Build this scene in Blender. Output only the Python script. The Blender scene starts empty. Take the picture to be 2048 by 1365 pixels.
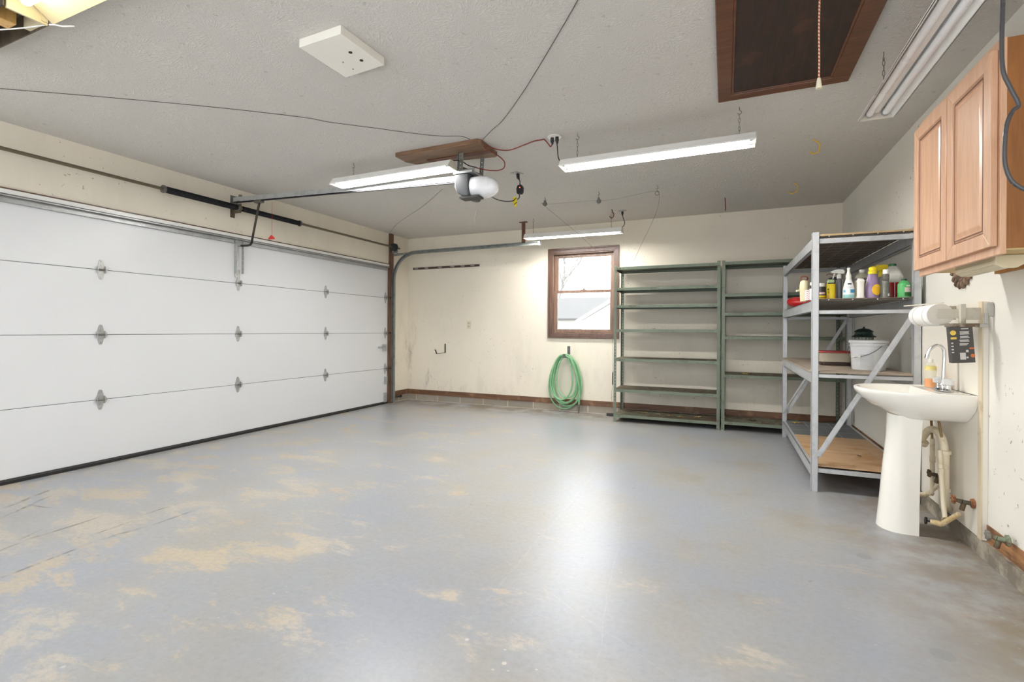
import bpy, math, random
from mathutils import Vector, Matrix
random.seed(7)
PI = math.pi
SC = bpy.context.scene
COL = SC.collection

# ------------------------------------------------------------ camera
F_PX, CY, YAW, ROLL = 976.26, 660.44, 0.4132, -0.0057
cam_d = bpy.data.cameras.new('camera')
cam = bpy.data.objects.new('camera', cam_d)
COL.objects.link(cam)
cam_d.sensor_width = 36.0
cam_d.lens = F_PX / 2048 * 36.0
cam_d.shift_y = -(682.5 - CY) / 2048
cam_d.clip_start = 0.02
cam_d.clip_end = 200
fwd = Vector((-math.sin(YAW), math.cos(YAW), 0))
rgt = Vector((math.cos(YAW), math.sin(YAW), 0))
up = Vector((0, 0, 1))
r2 = rgt * math.cos(ROLL) - up * math.sin(ROLL)
u2 = up * math.cos(ROLL) + rgt * math.sin(ROLL)
M = Matrix((r2, u2, -fwd)).transposed().to_4x4()
M.translation = Vector((0, 0, 1.1245))
cam.matrix_world = M
SC.camera = cam

# ------------------------------------------------------------ world and exposure
world = bpy.data.worlds.new('overcast_sky')
SC.world = world
world.use_nodes = True
bg = world.node_tree.nodes['Background']
bg.inputs[0].default_value = (0.93, 0.965, 1.0, 1)
wt = world.node_tree                      # overcast sky, brighter towards the far (+Y) side
wtc = wt.nodes.new('ShaderNodeTexCoord'); wsep = wt.nodes.new('ShaderNodeSeparateXYZ'); wmr = wt.nodes.new('ShaderNodeMapRange')
wt.links.new(wtc.outputs['Generated'], wsep.inputs[0]); wt.links.new(wsep.outputs[1], wmr.inputs[0])
wmr.inputs[1].default_value = -0.2; wmr.inputs[2].default_value = 0.7
wmr.inputs[3].default_value = 1.35; wmr.inputs[4].default_value = 3.8
wt.links.new(wmr.outputs[0], bg.inputs[1])
SC.view_settings.view_transform = 'Standard'
SC.view_settings.look = 'None'
SC.view_settings.gamma = 1
SC.view_settings.exposure = 1.17
SC.view_settings.use_curve_mapping = False
SC.cycles.max_bounces = 10
SC.cycles.diffuse_bounces = 6
SC.cycles.caustics_reflective = False
SC.cycles.caustics_refractive = False
SC.cycles.sample_clamp_indirect = 10
SC.cycles.use_denoising = True
TUBE_E = 60.0

# ------------------------------------------------------------ materials
def lin(c):
    return tuple(((x / 255) / 12.92 if x / 255 <= 0.04045 else ((x / 255 + 0.055) / 1.055) ** 2.4) for x in c)

class NT:
    def __init__(s, name):
        s.m = bpy.data.materials.new(name)
        s.m.use_nodes = True
        s.t = s.m.node_tree
        s.n = s.t.nodes
        s.b = s.n['Principled BSDF']
        s.out = s.n['Material Output']
    def new(s, typ, **kw):
        n = s.n.new(typ)
        for k, v in kw.items():
            setattr(n, k, v)
        return n
    def link(s, a, b):
        s.t.links.new(a, b)
    def val(s, sock, v):
        if isinstance(v, bpy.types.NodeSocket):
            s.link(v, sock)
        elif isinstance(v, (tuple, list)) and len(v) == 3 and sock.type == 'RGBA':
            sock.default_value = (*v, 1)
        else:
            sock.default_value = v
    def coord(s):
        return s.new('ShaderNodeTexCoord').outputs['Object']
    def mapping(s, vec, scale=(1, 1, 1), rot=(0, 0, 0)):
        m = s.new('ShaderNodeMapping')
        s.link(vec, m.inputs[0])
        m.inputs['Scale'].default_value = scale
        m.inputs['Rotation'].default_value = rot
        return m.outputs[0]
    def noise(s, vec, scale, detail=4, rough=0.55, dist=0.0):
        n = s.new('ShaderNodeTexNoise')
        s.link(vec, n.inputs['Vector'])
        n.inputs['Scale'].default_value = scale
        n.inputs['Detail'].default_value = detail
        n.inputs['Roughness'].default_value = rough
        n.inputs['Distortion'].default_value = dist
        return n.outputs[0]
    def ramp(s, f, a, b, lo=0.0, hi=1.0):
        n = s.new('ShaderNodeMapRange')
        n.interpolation_type = 'SMOOTHSTEP'
        s.link(f, n.inputs[0])
        n.inputs[1].default_value = a
        n.inputs[2].default_value = b
        n.inputs[3].default_value = lo
        n.inputs[4].default_value = hi
        return n.outputs[0]
    def math(s, op, a, b=0.0, c=0.0):
        n = s.new('ShaderNodeMath', operation=op)
        s.val(n.inputs[0], a)
        s.val(n.inputs[1], b)
        s.val(n.inputs[2], c)
        return n.outputs[0]
    def vmath(s, op, a, b=(0, 0, 0)):
        n = s.new('ShaderNodeVectorMath', operation=op)
        for i, v in ((0, a), (1, b)):
            if isinstance(v, bpy.types.NodeSocket):
                s.link(v, n.inputs[i])
            elif isinstance(v, (int, float)):
                n.inputs[3].default_value = v
            else:
                n.inputs[i].default_value = v
        return n
    def mix(s, f, a, b):
        n = s.new('ShaderNodeMix', data_type='RGBA')
        s.val(n.inputs[0], f)
        s.val(n.inputs[6], a)
        s.val(n.inputs[7], b)
        return n.outputs[2]
    def bump(s, h, strength=0.3, dist=0.01):
        n = s.new('ShaderNodeBump')
        s.link(h, n.inputs['Height'])
        n.inputs['Strength'].default_value = strength
        n.inputs['Distance'].default_value = dist
        s.link(n.outputs[0], s.b.inputs['Normal'])
    def set(s, color=None, rough=None, metal=None, spec=None):
        if color is not None: s.val(s.b.inputs['Base Color'], color)
        if rough is not None: s.val(s.b.inputs['Roughness'], rough)
        if metal is not None: s.val(s.b.inputs['Metallic'], metal)
        if spec is not None: s.val(s.b.inputs['Specular IOR Level'], spec)
        return s.m

MATS = {}
def mat(name, rgb, rough=0.5, metal=0.0, var=0.12, vscale=8.0, bump=0.0, bscale=60.0, spec=None):
    """plain procedural material: sRGB colour with slight noise variation"""
    if name in MATS: return MATS[name]
    t = NT(name)
    c = t.coord()
    a = lin(rgb)
    n = t.noise(c, vscale)
    b = tuple(x * (1 - var) for x in a)
    a2 = tuple(min(1, x * (1 + var * 0.6)) for x in a)
    t.set(t.mix(n, b, a2), t.ramp(n, 0.3, 0.7, max(0.02, rough - 0.06), min(1, rough + 0.06)), metal, spec)
    if bump: t.bump(t.noise(c, bscale, 5), bump, 0.004)
    MATS[name] = t.m
    return t.m

def m_worn(name, rgb, worn, amount=0.55, rough=0.5, metal=0.0, scale=6.0, stretch=(1, 1, 1), bump=0.1):
    """two colours mixed by a thresholded noise: stains, rust, wear"""
    if name in MATS: return MATS[name]
    t = NT(name)
    c = t.mapping(t.coord(), stretch)
    n = t.noise(c, scale, 8, 0.65)
    n2 = t.noise(c, scale * 0.3, 3)
    f = t.ramp(t.math('ADD', n, t.math('MULTIPLY', n2, 0.5)), amount + 0.12, amount + 0.3)
    t.set(t.mix(f, lin(rgb), lin(worn)), rough, metal)
    t.bump(n, bump, 0.003)
    MATS[name] = t.m
    return t.m

def m_wood(name, dark, light, scale=1.0, axis='z', rough=0.4, stain=None):
    if name in MATS: return MATS[name]
    t = NT(name)
    c = t.coord()
    st = {'z': (12, 12, 1.2), 'y': (12, 1.2, 12), 'x': (1.2, 12, 12)}[axis]
    v = t.mapping(c, tuple(k * scale for k in st))
    n = t.noise(v, 3.0, 8, 0.6, 0.6)
    n2 = t.noise(c, 3.0, 3)
    col = t.mix(t.ramp(n, 0.3, 0.7), lin(dark), lin(light))
    col = t.mix(t.ramp(n2, 0.35, 0.75, 0, 0.35), col, lin(light))
    if stain:
        col = t.mix(t.ramp(t.noise(c, 5, 6), 0.56, 0.66, 0, 0.75), col, lin(stain))
    t.set(col, rough)
    t.bump(n, 0.08, 0.003)
    MATS[name] = t.m
    return t.m

def m_trans(name, rgb, rough=0.1, alpha=0.35):
    """translucent plastic / clear acrylic"""
    if name in MATS: return MATS[name]
    t = NT(name)
    n = t.noise(t.coord(), 10)
    tr = t.new('ShaderNodeBsdfTransparent')
    tr.inputs[0].default_value = (*[min(1, x * 1.1 + 0.1) for x in lin(rgb)], 1)
    t.set(t.mix(n, tuple(x * 0.9 for x in lin(rgb)), lin(rgb)), rough)
    mx = t.new('ShaderNodeMixShader')
    mx.inputs[0].default_value = 1 - alpha
    t.link(tr.outputs[0], mx.inputs[1])
    t.link(t.b.outputs[0], mx.inputs[2])
    t.link(mx.outputs[0], t.out.inputs[0])
    MATS[name] = t.m
    return t.m

def m_emit(name, rgb, strength):
    t = NT(name)
    e = t.new('ShaderNodeEmission')
    n = t.noise(t.coord(), 4)
    t.link(t.mix(n, tuple(x * 0.97 for x in rgb), rgb), e.inputs[0])
    e.inputs[1].default_value = strength
    t.link(e.outputs[0], t.out.inputs[0])
    MATS[name] = t.m
    return t.m

def m_glass():
    t = NT('window_glass')
    tr = t.new('ShaderNodeBsdfTransparent')
    tr.inputs[0].default_value = (0.97, 0.98, 0.98, 1)
    gl = t.new('ShaderNodeBsdfGlossy')
    gl.inputs['Roughness'].default_value = 0.02
    dirt = t.new('ShaderNodeBsdfDiffuse')
    dirt.inputs[0].default_value = (0.8, 0.8, 0.78, 1)
    fr = t.new('ShaderNodeFresnel')
    fr.inputs[0].default_value = 1.45
    mx = t.new('ShaderNodeMixShader')
    t.link(t.math('MULTIPLY', fr.outputs[0], 0.6), mx.inputs[0])
    t.link(tr.outputs[0], mx.inputs[1])
    t.link(gl.outputs[0], mx.inputs[2])
    mx2 = t.new('ShaderNodeMixShader')
    t.link(t.ramp(t.noise(t.coord(), 7, 6), 0.45, 0.8, 0.03, 0.15), mx2.inputs[0])
    t.link(mx.outputs[0], mx2.inputs[1])
    t.link(dirt.outputs[0], mx2.inputs[2])
    t.link(mx2.outputs[0], t.out.inputs[0])
    return t.m

def seg_mask(t, pos, segs):
    """1 on thin marks along the floor segments (x0,y0,x1,y1,width), broken by noise"""
    sep = t.new('ShaderNodeSeparateXYZ')
    t.link(pos, sep.inputs[0])
    X, Y = sep.outputs[0], sep.outputs[1]
    wob = t.math('MULTIPLY', t.math('SUBTRACT', t.noise(pos, 2.2, 2), 0.5), 0.05)
    tot = None
    for x0, y0, x1, y1, w in segs:
        L = math.hypot(x1 - x0, y1 - y0)
        ux, uy = (x1 - x0) / L, (y1 - y0) / L
        dx = t.math('SUBTRACT', X, x0)
        dy = t.math('SUBTRACT', Y, y0)
        along = t.math('ADD', t.math('MULTIPLY', dx, ux), t.math('MULTIPLY', dy, uy))
        perp = t.math('ABSOLUTE', t.math('ADD', t.math('ADD', t.math('MULTIPLY', dx, -uy), t.math('MULTIPLY', dy, ux)), wob))
        m1 = t.ramp(perp, 0.0, w, 1, 0)
        m2 = t.math('MULTIPLY', t.ramp(along, 0, 0.15), t.ramp(along, L - 0.15, L, 1, 0))
        m = t.math('MULTIPLY', m1, m2)
        tot = m if tot is None else t.math('MAXIMUM', tot, m)
    return t.math('MULTIPLY', tot, t.ramp(t.noise(t.mapping(pos, (3, 3, 1)), 5, 5), 0.36, 0.55))

def m_floor():
    t = NT('painted_concrete_floor')
    P = t.coord()
    sep = t.new('ShaderNodeSeparateXYZ')
    t.link(P, sep.inputs[0])
    X, Y = sep.outputs[0], sep.outputs[1]
    big = t.noise(P, 0.9, 5, 0.6)
    mid = t.noise(P, 2.6, 6, 0.65)
    fine = t.noise(P, 38, 6, 0.75)
    blue, grey, tan = lin((157, 162, 172)), lin((166, 167, 167)), lin((166, 160, 148))
    col = t.mix(t.ramp(big, 0.36, 0.66), blue, grey)
    med = t.noise(P, 7, 8, 0.72)
    warm = t.math('MULTIPLY', t.ramp(t.math('ADD', mid, t.math('MULTIPLY', med, 0.5)), 0.55, 1.0), t.ramp(big, 0.38, 0.62, 0.2, 0.9))
    col = t.mix(t.math('MULTIPLY', warm, 0.8), col, tan)
    # bare, rubbed through patches, mostly towards the front left
    reg = t.math('ADD', t.ramp(X, -3.2, -0.4, 0.06, -0.05), t.ramp(Y, 1.0, 4.0, 0.05, -0.01))
    w1 = t.noise(t.mapping(P, (1.0, 2.2, 1), (0, 0, 0.5)), 2.3, 7, 0.66, 0.3)
    w2 = t.noise(t.mapping(P, (1.0, 2.6, 1), (0, 0, 0.9)), 24, 8, 0.8)
    patch = t.ramp(t.math('ADD', w1, reg), 0.53, 0.68)
    patch = t.math('MULTIPLY', patch, t.ramp(t.math('ADD', w2, t.math('MULTIPLY', patch, 0.16)), 0.50, 0.66))
    ycol = t.mix(t.ramp(t.noise(P, 1.1, 2), 0.42, 0.6), lin((198, 189, 174)), lin((200, 184, 156)))
    col = t.mix(t.math('MULTIPLY', patch, 0.75), col, ycol)
    brn = t.math('MULTIPLY', t.ramp(t.noise(P, 1.7, 7, 0.62), 0.5, 0.7), t.ramp(X, -1.2, 0.2, 0.25, 1))
    col = t.mix(t.math('MULTIPLY', brn, 0.75), col, lin((156, 146, 128)))
    # grime along the back and right walls
    edge = t.math('MAXIMUM', t.ramp(Y, 5.75, 6.4), t.math('MULTIPLY', t.ramp(X, 0.35, 1.15), t.ramp(Y, 0.8, 2.6, 0.5, 1)))
    edge = t.math('MULTIPLY', edge, t.ramp(t.noise(P, 3.2, 6, 0.65), 0.3, 0.62))
    col = t.mix(t.math('MULTIPLY', edge, 0.9), col, lin((128, 113, 92)))
    # streaks of tyre rubber near the big door
    segs = [(-2.95, 1.00, -3.04, 1.50, 0.016), (-3.04, 1.46, -2.99, 1.74, 0.022), (-2.99, 1.68, -3.01, 2.05, 0.014), (-3.31, 1.15, -3.38, 1.36, 0.014), (-3.38, 1.28, -3.39, 1.72, 0.018),
            (-3.13, 1.44, -3.16, 1.76, 0.012), (-3.20, 1.74, -3.21, 2.05, 0.014), (-3.39, 1.28, -3.50, 1.46, 0.014), (-4.07, 1.48, -4.32, 1.90, 0.022), (-3.88, 1.40, -4.14, 1.78, 0.018), (-4.08, 1.60, -3.80, 1.64, 0.014)]
    tm = seg_mask(t, P, segs)
    col = t.mix(t.math('MULTIPLY', tm, 0.85), col, lin((96, 92, 84)))
    # thin pale scratches
    sc = seg_mask(t, P, [(-0.9, 1.6, -0.95, 4.4, 0.006), (-0.35, 1.3, -0.6, 3.2, 0.005), (-1.7, 3.0, -0.9, 4.8, 0.005), (0.1, 1.5, -1.2, 2.3, 0.005), (-1.9, 2.0, -1.5, 3.9, 0.004)])
    col = t.mix(t.math('MULTIPLY', sc, 0.15), col, lin((205, 203, 198)))
    # paint flecks
    v = t.new('ShaderNodeTexVoronoi')
    t.link(P, v.inputs['Vector'])
    v.inputs['Scale'].default_value = 5.0
    fl = t.math('MULTIPLY', t.ramp(v.outputs['Distance'], 0.03, 0.055, 1, 0), t.ramp(t.noise(P, 1.7, 2), 0.5, 0.6))
    col = t.mix(t.math('MULTIPLY', fl, 0.8), col, lin((214, 209, 200)))
    v2 = t.new('ShaderNodeTexVoronoi')
    t.link(t.mapping(P, (1, 1.3, 1), (0, 0, 0.4)), v2.inputs['Vector'])
    v2.inputs['Scale'].default_value = 14.0
    f2 = t.math('MULTIPLY', t.ramp(v2.outputs['Distance'], 0.05, 0.10, 1, 0), t.ramp(t.noise(P, 2.4, 4), 0.52, 0.64))
    col = t.mix(t.math('MULTIPLY', f2, 0.7), col, lin((212, 206, 192)))
    dk = t.math('MULTIPLY', t.ramp(t.noise(P, 19, 3, 0.6), 0.69, 0.74), t.ramp(t.noise(P, 1.1, 3), 0.48, 0.6))
    col = t.mix(t.math('MULTIPLY', dk, 0.5), col, lin((104, 92, 76)))
    # two round grey fillings in the slab
    for cx, cy, rr in ((0.698, 2.165, 0.032), (0.64, 2.95, 0.030)):
        d = t.vmath('DISTANCE', P, (cx, cy, 0)).outputs['Value']
        col = t.mix(t.ramp(d, rr, rr + 0.008, 0.7, 0), col, lin((138, 140, 140)))
    col = t.mix(t.ramp(fine, 0.35, 0.7, 0, 0.3), col, lin((132, 132, 130)))
    t.set(col, t.math('ADD', t.ramp(big, 0.3, 0.7, 0.285, 0.34), t.math('ADD', t.math('MULTIPLY', patch, 0.15), t.math('MULTIPLY', edge, 0.3))), 0, 0.45)
    t.bump(t.math('ADD', t.noise(P, 6, 6, 0.6), t.math('MULTIPLY', fine, 0.35)), 0.2, 0.008)
    return t.m

def m_ceiling():
    t = NT('stomped_texture_ceiling')
    P = t.coord()
    v = t.new('ShaderNodeTexVoronoi')
    t.link(P, v.inputs['Vector'])
    v.inputs['Scale'].default_value = 4.2
    cpos = v.outputs['Position']
    d = t.vmath('SUBTRACT', P, cpos).outputs[0]
    nrm = t.vmath('NORMALIZE', d).outputs[0]
    a = t.new('ShaderNodeVectorMath', operation='SCALE')
    t.link(nrm, a.inputs[0]); a.inputs[3].default_value = 3.2
    b = t.new('ShaderNodeVectorMath', operation='SCALE')
    t.link(cpos, b.inputs[0]); b.inputs[3].default_value = 7.0
    c = t.new('ShaderNodeVectorMath', operation='SCALE')
    t.link(d, c.inputs[0]); c.inputs[3].default_value = 9.0
    vec = t.vmath('ADD', t.vmath('ADD', a.outputs[0], b.outputs[0]).outputs[0], c.outputs[0]).outputs[0]
    streak = t.noise(vec, 3.4, 3, 0.6)
    fine = t.noise(P, 55, 4, 0.7)
    big = t.noise(P, 1.2, 4)
    h = t.math('ADD', t.ramp(streak, 0.48, 0.62), t.math('MULTIPLY', fine, 0.5))
    col = t.mix(t.ramp(big, 0.35, 0.65), lin((236, 233, 227)), lin((242, 239, 234)))
    col = t.mix(t.math('MULTIPLY', t.ramp(streak, 0.5, 0.66), 0.25), lin((206, 202, 196)), col)
    pits = t.ramp(t.noise(P, 24, 3, 0.5), 0.66, 0.72)
    col = t.mix(t.math('MULTIPLY', pits, 0.35), col, lin((150, 145, 138)))
    t.set(col, 0.85, 0, 0.25)
    t.bump(h, 0.42, 0.010)
    return t.m

def m_wall(name, base=(226, 218, 202), spots=(150, 140, 122), grime=True):
    t = NT(name)
    P = t.coord()
    sep = t.new('ShaderNodeSeparateXYZ')
    t.link(P, sep.inputs[0])
    n = t.noise(P, 1.3, 4)
    col = t.mix(t.ramp(n, 0.3, 0.7), lin(base), tuple(min(1, x * 1.06) for x in lin(base)))
    sp = t.math('MULTIPLY', t.ramp(t.noise(P, 34, 4, 0.6), 0.65, 0.70), t.ramp(t.noise(P, 2.0, 3), 0.46, 0.58))
    col = t.mix(t.math('MULTIPLY', sp, 0.8), col, lin(spots))
    if grime:
        g = t.ramp(t.noise(t.mapping(P, (1, 1, 0.35)), 4.2, 8, 0.7), 0.50, 0.68)
        low = t.math('MULTIPLY', t.ramp(sep.outputs[2], 0.3, 1.7, 1, 0.1), t.ramp(sep.outputs[0], -4.4, -3.3, 1, 0.25))
        col = t.mix(t.math('MULTIPLY', t.math('MULTIPLY', g, low), 0.6), col, lin((150, 144, 132)))
    t.set(col, 0.6, 0, 0.35)
    t.bump(t.noise(P, 40, 4), 0.06, 0.004)
    return t.m

def m_blocks():
    t = NT('concrete_block')
    P = t.coord()
    n = t.noise(P, 9, 8, 0.7)
    b = t.new('ShaderNodeTexBrick')
    sep = t.new('ShaderNodeSeparateXYZ'); t.link(P, sep.inputs[0])
    comb = t.new('ShaderNodeCombineXYZ')
    t.link(t.math('ADD', sep.outputs[0], sep.outputs[1]), comb.inputs[0])
    t.link(sep.outputs[2], comb.inputs[1])
    t.link(comb.outputs[0], b.inputs['Vector'])
    b.offset = 0
    b.inputs['Scale'].default_value = 1.0
    b.inputs['Brick Width'].default_value = 0.40
    b.inputs['Row Height'].default_value = 0.5
    b.inputs['Mortar Size'].default_value = 0.006
    b.inputs['Color1'].default_value = (*lin((158, 150, 138)), 1)
    b.inputs['Color2'].default_value = (*lin((138, 134, 127)), 1)
    b.inputs['Mortar'].default_value = (*lin((205, 198, 184)), 1)
    t.set(t.mix(t.ramp(n, 0.35, 0.75, 0, 0.65), b.outputs[0], lin((146, 130, 106))), 0.9)
    t.bump(n, 0.3, 0.006)
    return t.m

# ------------------------------------------------------------ mesh builder
class MB:
    def __init__(s):
        s.v, s.f, s.mi, s.cur = [], [], [], 0
    def use(s, i):
        s.cur = i
        return s
    def add(s, vs, fs):
        o = len(s.v)
        s.v += [tuple(p) for p in vs]
        s.f += [tuple(i + o for i in f) for f in fs]
        s.mi += [s.cur] * len(fs)
        return s
    def box(s, x0, x1, y0, y1, z0, z1):
        return s.add([(x, y, z) for x in (x0, x1) for y in (y0, y1) for z in (z0, z1)],
                     [(0, 1, 3, 2), (4, 6, 7, 5), (0, 4, 5, 1), (2, 3, 7, 6), (0, 2, 6, 4), (1, 5, 7, 3)])
    def bar(s, p0, p1, w, t, side):
        """rectangular bar p0->p1; width w along 'side' (made perpendicular), thickness t"""
        p0, p1 = Vector(p0), Vector(p1)
        d = (p1 - p0).normalized()
        a = Vector(side); a = (a - d * a.dot(d)).normalized()
        b = d.cross(a)
        vs = []
        for p in (p0, p1):
            for i, j in ((-1, -1), (1, -1), (1, 1), (-1, 1)):
                vs.append(p + a * (i * w / 2) + b * (j * t / 2))
        return s.add(vs, [(0, 3, 2, 1), (4, 5, 6, 7), (0, 1, 5, 4), (1, 2, 6, 5), (2, 3, 7, 6), (3, 0, 4, 7)])
    def strip(s, p0, p1, w, t, side, pitch=0.038, hole=0.3):
        """perforated metal strip: two rails and the webs between the holes"""
        p0, p1 = Vector(p0), Vector(p1)
        d = (p1 - p0).normalized(); L = (p1 - p0).length
        a = Vector(side); a = (a - d * a.dot(d)).normalized()
        rw = w * (1 - hole) / 2
        for k in (-1, 1):
            o = a * k * (w / 2 - rw / 2)
            s.bar(p0 + o, p1 + o, rw, t, a)
        n = max(1, int(L / pitch))
        st = L / n
        hl = w * hole
        for i in range(n + 1):
            c0 = max(0, i * st - (st - hl) / 2); c1 = min(L, i * st + (st - hl) / 2)
            s.bar(p0 + d * c0, p0 + d * c1, w * hole + 0.0004, t * 0.98, a)
        return s
    def rings(s, rs, cap0=True, cap1=True, closed=False):
        n = len(rs[0])
        vs = [p for r in rs for p in r]
        fs = []
        m = len(rs)
        for i in range(m if closed else m - 1):
            for j in range(n):
                a, b = i * n + j, i * n + (j + 1) % n
                c, d = ((i + 1) % m) * n + (j + 1) % n, ((i + 1) % m) * n + j
                fs.append((a, b, c, d))
        if cap0 and not closed: fs.append(tuple(range(n - 1, -1, -1)))
        if cap1 and not closed: fs.append(tuple(range((m - 1) * n, m * n)))
        return s.add(vs, fs)
    def tube(s, pts, r, n=8, closed=False, smooth=0):
        pts = [Vector(p) for p in pts]
        if smooth: pts = spline(pts, smooth, closed)
        rs = []
        m = len(pts)
        prev = None
        for i, p in enumerate(pts):
            if closed: d = (pts[(i + 1) % m] - pts[i - 1])
            else: d = pts[min(i + 1, m - 1)] - pts[max(i - 1, 0)]
            d.normalize()
            if prev is None:
                a = d.orthogonal().normalized()
            else:
                a = prev - d * prev.dot(d)
                a = a.normalized() if a.length > 1e-6 else d.orthogonal().normalized()
            prev = a
            b = d.cross(a)
            rr = r[i] if isinstance(r, (list, tuple)) else r
            rs.append([p + (a * math.cos(2 * PI * k / n) + b * math.sin(2 * PI * k / n)) * rr for k in range(n)])
        return s.rings(rs, closed=closed)
    def cyl(s, p0, p1, r0, r1=None, n=16):
        return s.tube([p0, p1], [r0, r0 if r1 is None else r1], n)
    def lathe(s, prof, c=(0, 0, 0), n=24, sx=1, sy=1, axis='z', power=2.0):
        """prof: (r, h) pairs; superellipse cross-section with 'power'"""
        c = Vector(c)
        rs = []
        for r, h in prof:
            ring = []
            for k in range(n):
                a = 2 * PI * k / n
                ca, sa = math.cos(a), math.sin(a)
                x = math.copysign(abs(ca) ** (2 / power), ca) * r * sx
                y = math.copysign(abs(sa) ** (2 / power), sa) * r * sy
                q = {'z': (x, y, h), 'x': (h, x, y), 'y': (y, h, x)}[axis]
                ring.append(c + Vector(q))
            rs.append(ring)
        return s.rings(rs)
    def prism(s, poly, axis, d0, d1):
        """2D polygon extruded along axis: 'x' uses (y,z), 'y' uses (x,z), 'z' uses (x,y)"""
        def pt(p, d): return {'x': (d, p[0], p[1]), 'y': (p[0], d, p[1]), 'z': (p[0], p[1], d)}[axis]
        return s.rings([[pt(p, d0) for p in poly], [pt(p, d1) for p in poly]])
    def tf(s, mtx, start=0):
        s.v[start:] = [tuple(mtx @ Vector(p)) for p in s.v[start:]]
        return s
    def build(s, name, mats, parent=None, smooth=False, bevel=0.0, origin=None, local=False):
        if not isinstance(mats, (list, tuple)): mats = [mats]
        if parent is not None: o = Vector((0, 0, 0)) if local else wloc(parent)
        elif origin is not None: o = Vector(origin)
        elif local: o = Vector((0, 0, 0))
        else:
            xs, ys, zs = zip(*s.v)
            o = Vector(((min(xs) + max(xs)) / 2, (min(ys) + max(ys)) / 2, min(zs)))
        me = bpy.data.meshes.new(name)
        me.from_pydata([tuple(Vector(p) - o) for p in s.v], [], s.f)
        for m in mats: me.materials.append(m)
        me.polygons.foreach_set('material_index', s.mi)
        import bmesh
        bm = bmesh.new(); bm.from_mesh(me)
        bmesh.ops.recalc_face_normals(bm, faces=bm.faces)
        bm.to_mesh(me); bm.free()
        if smooth:
            me.polygons.foreach_set('use_smooth', [True] * len(me.polygons))
            try: me.set_sharp_from_angle(angle=math.radians(40))
            except Exception: pass
        me.update()
        ob = bpy.data.objects.new(name, me)
        COL.objects.link(ob)
        if parent is not None: ob.parent = parent
        else: ob.location = o
        if bevel:
            b = ob.modifiers.new('bevel', 'BEVEL')
            b.width = bevel; b.segments = 2; b.limit_method = 'ANGLE'
        return ob

def wloc(o):
    p = Vector(o.location)
    while o.parent is not None:
        o = o.parent
        p += Vector(o.location)
    return p

def spline(pts, sub, closed=False):
    out = []
    n = len(pts)
    rng = range(n) if closed else range(n - 1)
    for i in rng:
        if closed: p0, p1, p2, p3 = pts[i - 1], pts[i], pts[(i + 1) % n], pts[(i + 2) % n]
        else: p0, p1, p2, p3 = pts[max(i - 1, 0)], pts[i], pts[i + 1], pts[min(i + 2, n - 1)]
        for k in range(sub):
            t = k / sub
            out.append(0.5 * ((2 * p1) + (-p0 + p2) * t + (2 * p0 - 5 * p1 + 4 * p2 - p3) * t * t + (-p0 + 3 * p1 - 3 * p2 + p3) * t ** 3))
    if not closed: out.append(pts[-1])
    return out

def tag(o, label, cat, group=None, kind=None):
    o['label'] = label
    o['category'] = cat
    if group: o['group'] = group
    if kind: o['kind'] = kind
    return o
def thing(name, label, cat, loc=(0, 0, 0), rz=0, group=None):
    o = bpy.data.objects.new(name, None)
    COL.objects.link(o)
    o.empty_display_size = 0.1
    o.location = loc
    o.rotation_euler = (0, 0, rz)
    return tag(o, label, cat, group)
def struct(o):
    o['kind'] = 'structure'
    return o
def one(mb, name, m, label, cat, group=None, **kw):
    return tag(mb.build(name, m, **kw), label, cat, group)
def dup(root, loc, rz=None, label=None):
    r = root.copy(); COL.objects.link(r); r.location = loc
    if rz is not None: r.rotation_euler = (0, 0, rz)
    if label: r['label'] = label
    for ch in list(root.children):
        c = ch.copy(); COL.objects.link(c); c.parent = r
        for g in list(ch.children):
            d = g.copy(); COL.objects.link(d); d.parent = c
    return r

# shared materials
FLOOR, CEIL = m_floor(), m_ceiling()
WALL = m_wall('cream_wall_paint')
WALLR = m_wall('pale_wall_paint', (228, 225, 216), (150, 128, 110), False)
BLOCK = m_blocks()
GALV = m_worn('galvanised_steel', (184, 186, 186), (170, 171, 171), 0.6, 0.38, 0.55, 14)
GALV_D = m_worn('dull_galvanised_track', (140, 144, 140), (120, 124, 119), 0.6, 0.5, 0.45, 12)
RACK = m_worn('silver_rack_paint', (192, 194, 196), (180, 182, 184), 0.6, 0.4, 0.3, 18)
RUST = m_worn('rusty_brown_steel', (112, 72, 52), (70, 48, 40), 0.6, 0.7, 0.2, 16)
GREEN = m_worn('sage_green_enamel', (108, 118, 102), (92, 94, 78), 0.66, 0.5, 0.2, 14)
GREENTOP = m_worn('dusty_green_shelf_top', (118, 120, 100), (96, 78, 60), 0.52, 0.8, 0.0, 9)
BLACK = mat('black_plastic', (34, 34, 36), 0.5)
BLACKM = mat('black_spring_steel', (30, 30, 34), 0.4, 0.6)
RUBBER = mat('black_rubber', (38, 37, 37), 0.7)
WHITEP = mat('white_plastic', (236, 235, 230), 0.35, var=0.04)
WHITEM = mat('white_enamel', (236, 235, 231), 0.32, var=0.015, vscale=2)
DOORW = mat('white_door_skin', (219, 220, 222), 0.35, var=0.015, vscale=3)
PORC = mat('white_porcelain', (243, 240, 232), 0.12, var=0.03, vscale=3, spec=0.6)
CHROME = mat('chrome', (225, 226, 228), 0.08, 1.0, var=0.03)
STEEL = mat('dull_steel', (120, 118, 112), 0.45, 0.7)
BRASSY = mat('brown_steel_shaft', (120, 110, 92), 0.45, 0.7)
CASING = m_wood('brown_stained_casing', (76, 54, 44), (100, 74, 60), 1, 'z', 0.35)
SASHW = m_wood('brown_stained_sash', (100, 76, 62), (132, 104, 86), 1, 'z', 0.4)
BASEW = m_wood('brown_sill_board', (84, 56, 40), (118, 84, 58), 1, 'x', 0.55, (140, 108, 80))
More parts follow.
